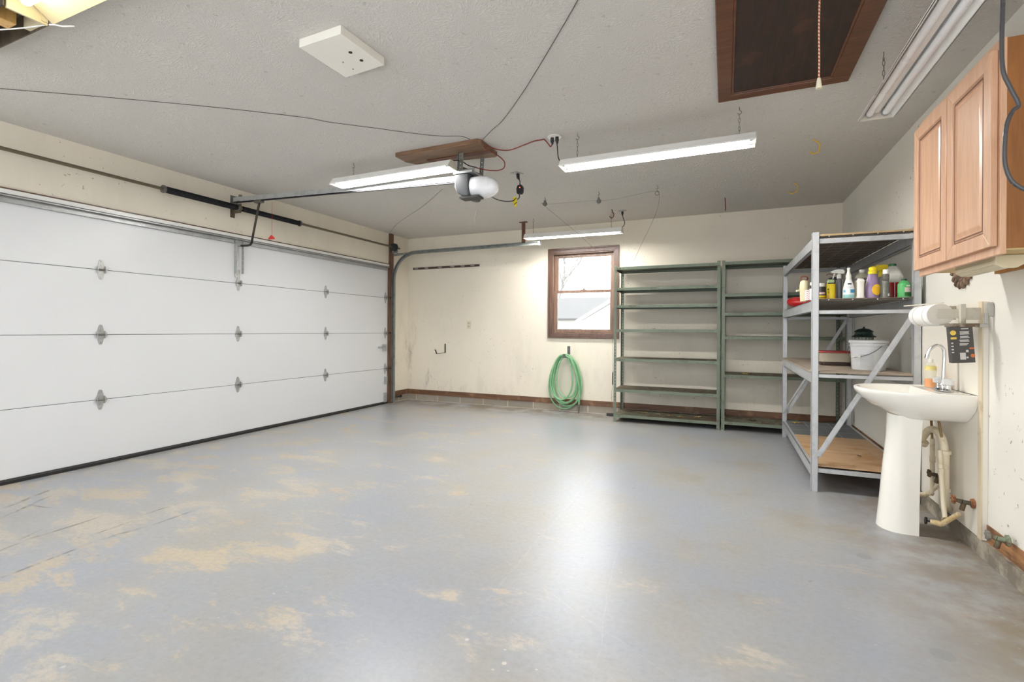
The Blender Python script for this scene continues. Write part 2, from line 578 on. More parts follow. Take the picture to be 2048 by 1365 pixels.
PLANKW = m_wood('ceiling_plank_wood', (92, 68, 52), (134, 102, 74), 1, 'x', 0.5)
CABF = m_wood('maple_cabinet_front', (196, 152, 120), (214, 172, 140), 1, 'z', 0.32)
CABS = m_wood('maple_cabinet_side', (128, 78, 34), (158, 102, 50), 0.8, 'z', 0.35)
TAN = mat('tan_raw_board', (196, 168, 118), 0.7, bump=0.1)
HATCH = m_wood('dark_brown_plywood', (34, 22, 17), (56, 36, 26), 1.2, 'y', 0.55, (74, 48, 34))
HATCHF = m_wood('brown_hatch_trim', (86, 53, 35), (110, 70, 48), 1, 'x', 0.4)
PLY = m_wood('orange_plywood', (178, 144, 108), (198, 166, 130), 0.5, 'x', 0.6, (176, 130, 84))
PLYG = m_wood('weathered_plywood', (140, 126, 110), (172, 158, 140), 0.7, 'x', 0.8)
BOARD = mat('grey_brown_hardboard', (112, 98, 86), 0.75, bump=0.1)
MATG = mat('dark_grey_board', (104, 106, 108), 0.6)
OCHRE = mat('yellow_vinyl', (206, 168, 46), 0.45)
REDC = mat('red_cord', (124, 52, 38), 0.5)
TUBE = m_emit('lit_fluorescent_tube', (1.0, 0.985, 0.95), TUBE_E)
TUBEW = m_emit('lit_warm_tube', (1.0, 0.90, 0.70), 8.0)
TUBEOFF = mat('unlit_tube', (240, 241, 242), 0.3, var=0.01, vscale=2)
DARKHOLE = mat('dark_hole', (30, 28, 26), 0.8)

A, B, C, H = -4.69, 6.525, 1.196, 2.579
FRONT = -1.0

# ------------------------------------------------------------ room shell
struct(MB().box(A - 0.3, C + 0.3, FRONT, B + 0.3, -0.12, 0).build('floor', FLOOR, origin=(0, 0, 0)))
struct(MB().box(A - 0.3, C + 0.3, FRONT, B + 0.3, H, H + 0.1).build('ceiling', CEIL, origin=(0, 0, 0)))
DY0, DY1, DZ = 1.08, 6.03, 2.105
w = MB()
w.box(A - 0.15, A, FRONT, DY0, 0.17, H); w.box(A - 0.15, A, DY1, B, 0.17, H); w.box(A - 0.15, A, DY0, DY1, DZ, H)
struct(w.build('wall_left', WALL, origin=(0, 0, 0)))
WX0, WX1, WZ0, WZ1 = -2.245, -1.365, 1.075, 2.205
w = MB()
w.box(A - 0.15, WX0, B, B + 0.15, 0.17, H); w.box(WX1, C + 0.15, B, B + 0.15, 0.17, H)
w.box(WX0, WX1, B, B + 0.15, 0.17, WZ0); w.box(WX0, WX1, B, B + 0.15, WZ1, H)
struct(w.build('wall_back', WALL, origin=(0, 0, 0)))
struct(MB().box(C, C + 0.15, FRONT, B, 0.17, H).build('wall_right', WALLR, origin=(0, 0, 0)))
# block footing and the exposed brown sill board all round
struct(MB().box(A, C, B - 0.004, B + 0.15, 0, 0.095).build('trim_1', BLOCK, origin=(0, 0, 0)))
struct(MB().box(A - 0.15, A + 0.004, DY1 + 0.09, B - 0.004, 0, 0.095).build('trim_2', BLOCK, origin=(0, 0, 0)))
struct(MB().box(A, C, B - 0.012, B + 0.15, 0.095, 0.17).build('baseboard_back', BASEW, origin=(0, 0, 0)))
struct(MB().box(A - 0.15, A + 0.012, DY1 + 0.09, B - 0.012, 0.095, 0.17).build('baseboard_left', BASEW, origin=(0, 0, 0)))
CURB = m_worn('dirty_concrete_curb', (168, 160, 144), (120, 112, 100), 0.55, 0.9, 0, 7)
struct(MB().box(C - 0.022, C + 0.15, FRONT, B - 0.012, 0, 0.085).build('trim_3', CURB, origin=(0, 0, 0)))
SILLR = m_wood('split_sill_plate', (104, 70, 46), (176, 128, 84), 1, 'y', 0.7, (84, 52, 38))
struct(MB().box(C - 0.004, C + 0.15, FRONT, B - 0.012, 0.085, 0.17).build('baseboard_right', SILLR, origin=(0, 0, 0)))
# jamb board beside the big door, and stop mouldings over it
struct(MB().box(A - 0.15, A + 0.022, DY1 - 0.005, DY1 + 0.088, 0.0, H - 0.002).build('trim_4', m_wood('stained_jamb_board', (84, 58, 44), (120, 88, 68), 1, 'z', 0.5), origin=(0, 0, 0)))
st = MB(); st.box(A - 0.05, A + 0.012, DY0, DY1 - 0.006, DZ - 0.03, DZ)
struct(st.build('trim_5', WHITEM, origin=(0, 0, 0)))
struct(MB().box(A + 0.0, A + 0.016, DY0, DY1 - 0.006, DZ, DZ + 0.009).build('trim_6', CASING, origin=(0, 0, 0)))

# ------------------------------------------------------------ garage door
DX = A - 0.012           # inner face of the door
gd = thing('door_1', 'wide white insulated sectional garage door with steel hinges', 'garage door', (DX, 3.55, 0))
del gd['category']; gd['kind'] = 'structure'
zs = [0.035, 0.533, 1.067, 1.60, 2.062]
for i in range(4):
    z0, z1 = zs[i] + (0.002 if i else 0), zs[i + 1] - 0.002
    MB().box(DX - 0.045, DX, DY0 + 0.01, DY1 - 0.008, z0, z1).build('door_panel', DOORW, gd, bevel=0.003)
SEAM = mat('grey_seam_gasket', (110, 112, 114), 0.6)
for z in zs[1:4]:
    MB().box(DX - 0.04, DX - 0.006, DY0 + 0.01, DY1 - 0.01, z - 0.002, z + 0.002).build('seam_gasket', SEAM, gd)
MB().prism([(DX - 0.05, 0.0), (DX + 0.01, 0.0), (DX + 0.014, 0.022), (DX + 0.004, 0.036), (DX - 0.05, 0.036)], 'y', DY0 + 0.01, DY1 - 0.01).build('bottom_seal', RUBBER, gd)
s_ = MB()
s_.box(DX, DX + 0.004, DY0 + 0.01, DY1 - 0.03, 2.012, 2.072)
s_.box(DX, DX + 0.045, DY0 + 0.01, DY1 - 0.03, 2.050, 2.053)
s_.box(DX, DX + 0.03, DY0 + 0.01, DY1 - 0.03, 2.070, 2.073)
s_.box(DX + 0.042, DX + 0.045, DY0 + 0.01, DY1 - 0.03, 2.050, 2.062)
s_.box(DX, DX + 0.03, DY0 + 0.01, DY1 - 0.03, 2.012, 2.015)
s_.build('top_strut', GALV, gd)
HINGE = mat('zinc_hinge', (186, 186, 184), 0.35, 0.45, var=0.35, vscale=45)
def hinge_mb(y, z, n0=DX):
    m = MB()
    for sgn in (1, -1):
        poly = [(y - 0.026, z), (y + 0.026, z), (y + 0.022, z + sgn * 0.035), (y + 0.014, z + sgn * 0.07), (y + 0.007, z + sgn * 0.082), (y - 0.007, z + sgn * 0.082), (y - 0.014, z + sgn * 0.07), (y - 0.022, z + sgn * 0.035)]
        m.prism(poly, 'x', n0, n0 + 0.004)
        poly = [(y + 0.024, z), (y + 0.024, z + sgn * 0.03), (y + 0.034, z + sgn * 0.018), (y + 0.040, z)]
        m.prism(poly, 'x', n0 + 0.001, n0 + 0.022)
        poly = [(y - 0.026, z), (y - 0.026, z + sgn * 0.03), (y - 0.030, z + sgn * 0.015), (y - 0.032, z)]
        m.prism(poly, 'x', n0 + 0.001, n0 + 0.022)
        for dz in (0.068, 0.036):
            m.cyl((n0 + 0.003, y, z + sgn * dz), (n0 + 0.009, y, z + sgn * dz), 0.005, n=8)
    return m
def hinge(y, z, edge=False):
    h = hinge_mb(y, z).build('hinge', HINGE, gd)
    MB().cyl((DX + 0.016, y - 0.034, z), (DX + 0.016, y + 0.040, z), 0.0065, n=10).build('hinge_pin', STEEL, h)
    if edge:
        r = MB(); r.cyl((DX + 0.03, y + 0.03, z), (DX + 0.03, y + 0.09, z), 0.006, n=8); r.cyl((DX + 0.03, y + 0.072, z), (DX + 0.03, y + 0.086, z), 0.019, n=14)
        r.build('roller', BLACK, h)
for y in (2.313, 3.545, 4.77):
    for z in zs[1:4]:
        hinge(y, z)
for z in zs[1:4]:
    hinge(5.965, z, True)
# operator bracket on the top section
ob = MB()
ob.strip((DX + 0.012, 3.515, 1.66), (DX + 0.012, 3.515, 2.10), 0.03, 0.003, (0, 1, 0), 0.05)
ob.strip((DX + 0.028, 3.50, 1.70), (DX + 0.028, 3.50, 2.02), 0.03, 0.003, (1, 0, 0), 0.05)
ob.strip((DX + 0.028, 3.575, 1.70), (DX + 0.028, 3.575, 2.04), 0.03, 0.003, (1, 0, 0), 0.05)
ob.box(DX, DX + 0.01, 3.53, 3.56, 1.62, 1.74)
ob.box(DX, DX + 0.05, 3.50, 3.56, 1.985, 2.01)
ob.build('operator_bracket', HINGE, gd)
lk = MB(); lk.box(DX, DX + 0.03, 5.90, 5.97, 0.80, 0.90); lk.box(DX + 0.008, DX + 0.022, 5.80, 6.0, 0.846, 0.866); lk.cyl((DX + 0.02, 5.93, 0.86), (DX + 0.045, 5.93, 0.86), 0.012)
lk.build('slide_lock', GALV, gd)
bb = MB(); bb.box(DX, DX + 0.02, 5.93, 5.99, 0.03, 0.17); bb.box(DX, DX + 0.035, 5.945, 5.985, 0.30, 0.41)
bb.build('bottom_bracket', GALV, gd)

# ------------------------------------------------------------ door track
tr = thing('garage_door_track', 'grey steel track curving from the big white door along the back wall', 'door track', (A + 0.05, 6.09, 0))
TX, TY = A + 0.045, 6.075
def channel(path, y0=TY, w=0.05, d=0.030):
    m = MB()
    pts = [Vector(p) for p in path]
    for off, ww, th in (((0, 0), w, 0.003),):
        rs = []
        for i, p in enumerate(pts):
            dd = (pts[min(i + 1, len(pts) - 1)] - pts[max(i - 1, 0)]).normalized()
            nrm = Vector((-dd.z, 0, dd.x))
            ring = []
            for a_, b_ in ((-w / 2, 0), (w / 2, 0), (w / 2, -d), (w / 2 - 0.012, -d), (w / 2 - 0.012, -d + 0.003), (w / 2 - 0.003, -d + 0.003), (w / 2 - 0.003, -0.003), (-w / 2 + 0.003, -0.003), (-w / 2 + 0.003, -d + 0.003), (-w / 2 + 0.012, -d + 0.003), (-w / 2 + 0.012, -d), (-w / 2, -d)):
                ring.append(p + nrm * a_ + Vector((0, b_, 0)))
            rs.append(ring)
        m.rings(rs)
    return m
channel([(TX, TY + 0.03, 0.02), (TX, TY + 0.03, 1.86)]).build('vertical_track', GALV_D, tr)
arc = [(TX, TY + 0.03, 1.86)]
R_ = 0.40
for k in range(0, 13):
    a_ = PI - k / 12 * PI / 2
    arc.append((TX + R_ + R_ * math.cos(a_), TY + 0.03, 1.875 + R_ * math.sin(a_)))
arc.append((TX + 0.5, TY + 0.03, 2.276))
channel(arc).build('curved_track', GALV_D, tr)
channel([(TX + 0.5, TY + 0.03, 2.276), (-2.275, TY + 0.03, 2.286)]).build('horizontal_track', GALV_D, tr)
m = MB(); m.box(-2.29, -2.268, TY - 0.004, TY + 0.05, 2.255, 2.318); m.build('end_plate', GALV, tr)
m = MB(); m.strip((A + 0.02, TY + 0.035, 2.262), (TX + 0.34, TY + 0.035, 2.272), 0.035, 0.003, (0, 0, 1), 0.03)
m.strip((A + 0.03, TY + 0.02, 0.25), (A + 0.03, TY + 0.02, 1.9), 0.035, 0.003, (1, 0, 0), 0.04); m.build('track_angle', GALV_D, tr)
m = MB(); m.box(-2.53, -2.478, TY, TY + 0.004, 2.30, H - 0.003); m.box(-2.56, -2.45, TY - 0.03, TY + 0.03, H - 0.006, H); m.box(-2.53, -2.49, TY + 0.004, TY + 0.035, 2.30, H - 0.01)
m.build('ceiling_hanger', RUST, tr, bevel=0.001)
m = MB(); m.cyl((A + 0.05, TY + 0.02, 0.09), (A + 0.05, TY + 0.2, 0.085), 0.012); m.cyl((A + 0.05, TY + 0.19, 0.085), (A + 0.05, TY + 0.215, 0.085), 0.018)
one(m, 'safety_sensor', BLACK, 'small black safety sensor low beside the door track', 'sensor')

# ------------------------------------------------------------ torsion springs
SX, SZ = A + 0.10, 2.362
ts = thing('torsion_spring_shaft', 'long steel shaft with two black torsion springs above the big door', 'spring shaft', (SX, 3.5, SZ))
MB().cyl((SX, DY0 - 0.05, SZ), (SX, 6.16, SZ), 0.0135, n=12).build('shaft', BRASSY, ts, smooth=True)
def coil(y0, y1, r):
    prof = []
    n = int((y1 - y0) / 0.009)
    for i in range(n):
        y = y0 + (y1 - y0) * i / n; st_ = (y1 - y0) / n
        prof += [(r - 0.0022, y), (r, y + st_ * 0.3), (r, y + st_ * 0.7)]
    prof.append((r - 0.002, y1))
    return MB().lathe(prof, (SX, 0, SZ), n=14, axis='y')
coil(2.745, 3.43, 0.030).build('spring', BLACKM, ts)
coil(3.50, 4.235, 0.028).build('spring', BLACKM, ts)
for y in (2.72, 3.44, 4.235):
    MB().lathe([(0.02, 0), (0.034, 0), (0.036, 0.012), (0.026, 0.03), (0.018, 0.034)], (SX, y, SZ), n=14, axis='y').build('winding_cone', STEEL, ts)
m = MB(); m.box(A + 0.001, A + 0.005, 3.44, 3.49, SZ - 0.09, SZ + 0.09); m.box(A + 0.001, SX + 0.03, 3.465, 3.470, SZ - 0.05, SZ + 0.045); m.cyl((SX, 3.458, SZ), (SX, 3.478, SZ), 0.035)
m.build('centre_bracket', BRASSY, ts)
m = MB().lathe([(0.02, 0), (0.055, 0.002), (0.058, 0.01), (0.05, 0.014), (0.05, 0.045), (0.058, 0.05), (0.056, 0.058), (0.02, 0.06)], (SX, 5.99, SZ), n=20, axis='y')
m.build('cable_drum', m_worn('dark_cast_drum', (62, 66, 68), (44, 46, 46), 0.6, 0.5, 0.6), ts)
m = MB(); m.box(A + 0.023, SX + 0.03, 6.068, 6.073, SZ - 0.08, SZ + 0.05); m.cyl((SX, 6.06, SZ), (SX, 6.085, SZ), 0.028); m.build('end_bearing', GALV_D, ts)
m = MB(); m.cyl((A + 0.055, 6.03, SZ), (A + 0.03, 6.035, 0.08), 0.0016, n=5); m.build('lift_cable', STEEL, ts)

# ------------------------------------------------------------ opener
op = thing('garage_door_opener', 'grey and white garage door opener with a long rail hung from the ceiling', 'garage door opener', (-1.85, 3.5, 2.2))
p0, p1 = Vector((-4.67, 3.475, 2.455)), Vector((-1.98, 3.505, 2.365))
m = MB(); m.bar(p0, p1, 0.045, 0.036, (0, 0, 1)); m.build('rail', GALV, op)
m = MB(); m.bar(p0 + Vector((0.03, 0, -0.028)), p1 + Vector((0, 0, -0.028)), 0.010, 0.02, (0, 0, 1)); m.build('rail_chain', BLACKM, op)
m = MB(); m.box(A + 0.001, A + 0.006, 3.44, 3.52, 2.42, 2.50); m.box(A, -4.57, 3.455, 3.495, 2.43, 2.436); m.box(-4.60, -4.57, 3.465, 3.485, 2.43, 2.50); m.build('header_bracket', GALV_D, op)
m = MB(); m.box(-4.37, -4.27, 3.46, 3.50, 2.392, 2.415); m.build('trolley', STEEL, op)
arm = MB(); arm.tube([(-4.31, 3.48, 2.41), (-4.43, 3.50, 2.07), (-4.47, 3.515, 2.0), (-4.54, 3.53, 1.985), (-4.68, 3.545, 1.995)], 0.011, 8, smooth=4)
arm.build('door_arm', m_worn('dark_arm_steel', (70, 64, 56), (44, 42, 40), 0.6, 0.5, 0.6), op)
rs_ = MB(); rs_.cyl((-4.16, 3.50, 2.39), (-4.16, 3.50, 2.05), 0.0012, n=5)
rc = rs_.build('release_cord', mat('red_string', (176, 60, 50), 0.6), op)
MB().prism([(-4.205, 2.018), (-4.125, 2.018), (-4.13, 2.035), (-4.165, 2.06), (-4.20, 2.03)], 'y', 3.492, 3.508).build('release_handle', mat('red_handle', (206, 50, 44), 0.4), rc, bevel=0.002)
# motor head
body = MB()
prof = [(-2.005, 2.375), (-2.005, 2.27), (-1.985, 2.225), (-1.945, 2.195), (-1.900, 2.182), (-1.872, 2.190), (-1.872, 2.375)]
body.prism(prof, 'y', 3.40, 3.615)
body.build('motor_housing', mat('dark_grey_plastic', (56, 58, 62), 0.4), op, bevel=0.012)
lens = MB()
rings = []
for i in range(0, 13):
    a_ = -PI / 2 + PI * i / 12
    ring = []
    for k in range(24):
        b_ = 2 * PI * k / 24
        cb, sb = math.cos(b_), math.sin(b_)
        yy = math.copysign(abs(cb) ** 0.8, cb); zz = math.copysign(abs(sb) ** 0.8, sb)
        ring.append((-1.842 + 0.172 * math.sin(a_), 3.5075 + 0.103 * yy * max(0.02, math.cos(a_) ** 0.7), 2.272 + 0.088 * zz * max(0.02, math.cos(a_) ** 0.7)))
    rings.append(ring)
lens.rings(rings)
lens.build('light_lens', mat('frosted_white_lens', (228, 229, 232), 0.25, var=0.02), op, smooth=True)
MB().box(-2.012, -1.84, 3.395, 3.62, 2.372, 2.388).build('top_plate', GALV, op)
cp = MB(); cp.box(-1.96, -1.79, 3.405, 3.50, 2.174, 2.190); cp.build('button_panel', BLACK, op)
PERF = m_worn('perforated_galvanised_angle', (134, 136, 132), (98, 94, 86), 0.6, 0.45, 0.7, 14)
m = MB(); m.strip((-1.965, 3.425, 2.385), (-1.955, 3.425, 2.60), 0.045, 0.003, (1, 0, 0), 0.03); m.strip((-1.985, 3.43, 2.385), (-1.978, 3.43, 2.60), 0.035, 0.003, (0, 1, 0), 0.03)
m.tf(Matrix.Identity(4)); m.build('hanging_strap', PERF, op)
m = MB(); m.strip((-1.86, 3.59, 2.385), (-1.85, 3.59, 2.56), 0.035, 0.003, (1, 0, 0), 0.03); m.build('hanging_strap', PERF, op)
m = MB(); m.strip((-1.97, 3.44, 2.43), (-1.86, 3.585, 2.395), 0.035, 0.003, (0, 0, 1), 0.03); m.strip((-1.98, 3.412, 2.390), (-1.83, 3.412, 2.390), 0.03, 0.003, (0, 0, 1), 0.03); m.build('cross_strap', PERF, op)

pl = MB(); pl.prism([(-2.50, 3.29), (-2.50, 3.44), (-2.45, 3.52), (-1.745, 3.62), (-1.72, 3.60), (-1.715, 3.31), (-1.74, 3.285)], 'z', 2.545, H)
one(pl, 'wooden_plank', [PLANKW], 'stained wooden plank screwed to the ceiling above the door opener', 'plank', bevel=0.002)
pl2 = MB().box(-2.3, -1.72, 3.45, 3.50, 2.538, 2.545)
one(pl2, 'wood_batten', m_wood('dark_batten', (78, 44, 32), (104, 62, 44), 1, 'x', 0.5), 'thin dark batten under the ceiling plank', 'batten')

# ------------------------------------------------------------ fluorescent shop lights
def chain_mb(top, bot):
    m = MB()
    top, bot = Vector(top), Vector(bot)
    L = (top - bot).length; n = max(3, int(L / 0.026)); st_ = L / n
    d = (bot - top).normalized()
    for i in range(n):
        c = top + d * (st_ * (i + 0.5))
        s_ax = Vector((1, 0, 0)) if i % 2 else Vector((0, 1, 0))
        hl, hw = st_ * 0.62, 0.0055
        pts = []
        for k in range(10):
            a_ = 2 * PI * k / 10
            pts.append(c + d * (hl * math.cos(a_)) + s_ax * (hw * math.sin(a_)))
        m.tube(pts, 0.0013, 4, closed=True)
    return m
def hook_pts(x, y, z, r=0.012, ax=(1, 0, 0)):
    ax = Vector(ax)
    c = Vector((x, y, z - 0.022 - r))
    pts = [Vector((x, y, z + 0.005)), Vector((x, y, z - 0.018))]
    for k in range(9):
        a_ = PI / 2 - k / 8 * 1.45 * PI
        pts.append(c + ax * (r * math.cos(a_)) + Vector((0, 0, r * math.sin(a_))))
    return pts
def shop_light(label, loc, L, rz=0, tilt=0.0, lit=True, chains=(-0.54, 0.54), w=0.08, warm=False, width_top=0.034, hgt=0.062, group='fluorescent shop lights'):
    x, y, z = loc
    t = thing('fluorescent_shop_light', label, 'light', loc, rz, group)
    def sl(px): return px * tilt
    m = MB()
    wt = width_top
    out = [(-w, 0), (-wt, hgt), (wt, hgt), (w, 0)]
    inn = [(w - 0.003, 0.0), (wt - 0.001, hgt - 0.004), (-wt + 0.001, hgt - 0.004), (-w + 0.003, 0.0)]
    prof = out + inn
    m.rings([[(-L / 2, p[0], p[1] + sl(-L / 2)) for p in prof], [(L / 2, p[0], p[1] + sl(L / 2)) for p in prof]], False, False)
    # lips
    for sgn in (-1, 1):
        m.rings([[(xx, sgn * (w + q[0]), q[1] + sl(xx)) for q in ((0, 0), (0.0, 0.008), (-0.006, 0.008), (-0.006, 0))] for xx in (-L / 2, L / 2)])
    m.build('housing', WHITEM, t, local=True)
    ball = MB(); ball.rings([[(xx, q[0], q[1] + sl(xx)) for q in ((-0.018, hgt - 0.006), (0.018, hgt - 0.006), (0.012, hgt - 0.03), (-0.012, hgt - 0.03))] for xx in (-L / 2 + 0.01, L / 2 - 0.01)])
    ball.build('ballast_cover', WHITEM, t, local=True)
    for sgn in (-1, 1):
        e = MB(); xx = sgn * L / 2
        e.rings([[(xx + dx_, p[0], p[1] + sl(xx)) for p in ((-w, 0), (-wt, hgt), (wt, hgt), (w, 0))] for dx_ in (-0.004, 0.004)])
        e.build('end_cap', mat('cream_end_plate', (214, 210, 196), 0.4, var=0.05), t, local=True)
        for yy in (-0.036, 0.036):
            s_ = MB(); s_.box(xx - sgn * 0.02, xx - sgn * 0.006, yy - 0.010, yy + 0.010, 0.012 + sl(xx), 0.05 + sl(xx))
            s_.build('lamp_holder', WHITEP, t, local=True)
    for yy in (-0.036, 0.036):
        a0, a1 = -L / 2 + 0.022, L / 2 - 0.022
        tb = MB().tube([(a0, yy, 0.022 + sl(a0)), (a1, yy, 0.022 + sl(a1))], 0.0165, 14)
        o = tb.build('tube', (TUBEW if warm else TUBE) if lit else TUBEOFF, t, local=True, smooth=True)
        for e0, e1 in ((a0 - 0.002, a0 + 0.018), (a1 - 0.018, a1 + 0.002)):
            MB().cyl((e0, yy, 0.022 + sl(e0)), (e1, yy, 0.022 + sl(e1)), 0.0172, n=14).build('metal_cap', GALV, o, local=True)
    for cx in chains:
        zt = H - z - 0.045
        ch = chain_mb((cx, 0, zt), (cx, 0, hgt + 0.004 + sl(cx))).build('chain', STEEL, t, local=True)
        MB().tube(hook_pts(cx, 0, H - z), 0.0022, 6).build('ceiling_hook', STEEL, ch, local=True)
    return t
shop_light('lit fluorescent light hung beside the door opener rail', (-2.59, 3.35, 2.398), 1.20, 0, 0.006, chains=(-0.40, 0.35))
shop_light('lit fluorescent light hung by chains in the middle of the ceiling', (-0.481, 3.49, 2.330), 1.30, 0, 0.003, chains=(-0.53, 0.554))
shop_light('lit fluorescent light above the window near the back wall', (-1.785, 5.93, 2.312), 1.26, 0, -0.004, chains=(-0.52, 0.50), w=0.07)
shop_light('unlit two tube light hung beside the wooden wall cabinet', (0.742, 2.60, 2.283), 1.26, PI / 2, 0, lit=False, chains=(-0.5, 0.49), w=0.082)

# warm fixture in the top left corner, with its wooden block
tf_ = thing('strip_light_fixture', 'warm lit strip light in open metal channel by the front left ceiling', 'light', (-2.75, 1.09, 2.43))
CREAMM = mat('aged_cream_metal', (196, 184, 150), 0.45, 0.1)
m = MB(); m.box(-3.55, -2.72, 1.135, 1.14, 2.445, 2.545); m.box(-3.55, -2.72, 0.99, 0.995, 2.445, 2.545); m.box(-3.55, -2.72, 0.99, 1.14, 2.543, 2.547)
m.build('channel', m_worn('dark_old_channel', (96, 84, 66), (58, 52, 44), 0.6, 0.5, 0.4), tf_)
m = MB(); m.box(-2.86, -2.71, 1.11, 1.133, 2.45, 2.50); m.box(-2.725, -2.715, 1.0, 1.133, 2.44, 2.50); m.build('end_bracket', CREAMM, tf_)
m = MB(); prof = [(0.90, 2.448), (0.96, 2.50), (1.07, 2.50), (1.145, 2.448), (1.145, 2.455), (1.075, 2.506), (0.955, 2.506), (0.90, 2.455)]
m.prism([(p[0], p[1]) for p in prof], 'x', -2.70, -1.5); m.build('reflector', CREAMM, tf_)
MB().tube([(-2.64, 1.03, 2.468), (-1.55, 1.03, 2.468)], 0.022, 14).build('tube', TUBEW, tf_, smooth=True)
m = MB(); m.box(-2.93, -2.855, 1.0, 1.085, 2.45, 2.543)
m.build('wood_block', m_wood('honey_pine_block', (188, 142, 78), (214, 172, 106), 1, 'z', 0.5), tf_, bevel=0.003)
m = MB(); m.tube([(-3.2, 0.99, 2.45), (-2.9, 1.09, 2.447), (-2.72, 1.14, 2.45), (-2.66, 1.16, 2.44), (-2.63, 1.19, 2.45)], 0.003, 6, smooth=4); m.build('white_wire', WHITEP, tf_)

# ------------------------------------------------------------ ceiling items
cb = thing('ceiling_box', 'white painted box panel with two screw holes on the ceiling', 'ceiling box', (-1.83, 1.965, 2.536))
MB().prism([(-1.968, 1.81), (-1.692, 1.803), (-1.680, 2.112), (-1.962, 2.13)], 'z', 2.536, H - 0.0005).build('cover', mat('white_painted_board', (234, 230, 220), 0.5, var=0.04), cb, bevel=0.002)
for x, y in ((-1.76, 1.944), (-1.759, 2.025)):
    MB().cyl((x, y, 2.5335), (x, y, 2.5365), 0.0095, 0.0095, 12).build('screw_hole', DARKHOLE, cb)
for x, y in ((-1.86, 2.0), (-1.86, 2.075)):
    MB().cyl((x, y, 2.5345), (x, y, 2.5362), 0.004, n=8).build('small_screw', STEEL, cb)

at = thing('attic_hatch', 'dark brown wooden attic hatch with lighter brown trim in the ceiling', 'hatch', (0.29, 2.75, 2.55))
hx0, hx1, hy0, hy1 = -0.052, 0.632, 2.12, 3.322
MB().box(hx0 + 0.05, hx1 - 0.05, hy0 + 0.05, hy1 - 0.05, 2.566, 2.574).build('panel', HATCH, at)
m = MB(); m.box(hx0, hx1, hy1 - 0.075, hy1, 2.556, H - 0.0005); m.box(hx0, hx1, hy0, hy0 + 0.075, 2.556, H - 0.0005); m.box(hx0, hx0 + 0.075, hy0 + 0.075, hy1 - 0.075, 2.556, H - 0.0005); m.box(hx1 - 0.09, hx1, hy0 + 0.075, hy1 - 0.075, 2.556, H - 0.0005)
m.build('trim', HATCHF, at, bevel=0.004)
m = MB(); m.box(hx0 + 0.075, hx0 + 0.087, hy0 + 0.075, hy1 - 0.075, 2.560, 2.570); m.box(hx1 - 0.102, hx1 - 0.09, hy0 + 0.075, hy1 - 0.075, 2.560, 2.570); m.box(hx0 + 0.075, hx1 - 0.09, hy1 - 0.087, hy1 - 0.075, 2.560, 2.570)
m.build('inner_moulding', HATCHF, at, bevel=0.003)
pc = thing('pull_cord', 'red and white braided pull cord with cream knob hanging under attic hatch', 'pull cord', (0.3455, 2.35, 2.12))
m = MB(); x0, y0_ = 0.3455, 2.35
t_ = NT('braided_cord'); cc = t_.coord(); wv = t_.new('ShaderNodeTexWave'); wv.bands_direction = 'DIAGONAL'; t_.link(cc, wv.inputs[0]); wv.inputs['Scale'].default_value = 42
t_.set(t_.mix(t_.ramp(wv.outputs['Fac'], 0.4, 0.6), lin((226, 206, 180)), lin((196, 92, 52))), 0.7)
pts = [(x0 + 0.0008 * math.sin(k * 0.9), y0_, 2.165 + (2.566 - 2.165) * k / 10) for k in range(11)]
m.tube(pts, 0.0034, 8); m.build('cord', t_.m, pc)
MB().lathe([(0.003, 0.045), (0.006, 0.043), (0.0085, 0.03), (0.0115, 0.005), (0.0115, 0.0), (0.004, -0.001)], (x0, y0_, 2.128), n=16).build('knob', mat('cream_plastic', (232, 222, 196), 0.4), pc, smooth=True)

def j_hook(label, x, y, z0, cat, m_, pts, r, group=None, name='ceiling_hook'):
    return one(MB().tube([Vector(p) for p in pts], r, 8, smooth=5), name, m_, label, cat, group)
j_hook('yellow vinyl storage hook on the ceiling, the nearer of two', 0, 0, 0, 'hook', OCHRE, [(0.600, 4.29, H + 0.004), (0.602, 4.29, 2.57), (0.635, 4.29, 2.545), (0.637, 4.29, 2.50), (0.62, 4.29, 2.475), (0.592, 4.29, 2.472), (0.574, 4.29, 2.492)], 0.0048, 'yellow ceiling hooks')
j_hook('yellow vinyl storage hook on the ceiling, the farther of two', 0, 0, 0, 'hook', OCHRE, [(0.598, 5.45, H + 0.004), (0.600, 5.45, 2.57), (0.628, 5.45, 2.545), (0.628, 5.45, 2.50), (0.612, 5.45, 2.478), (0.58, 5.45, 2.470), (0.555, 5.45, 2.490)], 0.0048, 'yellow ceiling hooks')
DKRED = mat('dark_red_vinyl', (104, 40, 36), 0.45)
one(MB().tube([(-0.018, 5.80, H + 0.004), (-0.014, 5.83, 2.53), (-0.012, 5.85, 2.47), (-0.012, 5.89, 2.458), (-0.012, 5.92, 2.49)], 0.0055, 8, smooth=4), 'ceiling_hook', DKRED, 'dark red vinyl hook on the ceiling near the right of back wall', 'hook')
one(MB().tube([(-1.262, 5.84, H + 0.004), (-1.252, 5.84, 2.545), (-1.238, 5.84, 2.52), (-1.248, 5.84, 2.482), (-1.272, 5.84, 2.478), (-1.288, 5.84, 2.50)], 0.0055, 8, smooth=4), 'ceiling_hook', DKRED, 'dark red vinyl hook on the ceiling above the light by the window', 'hook')

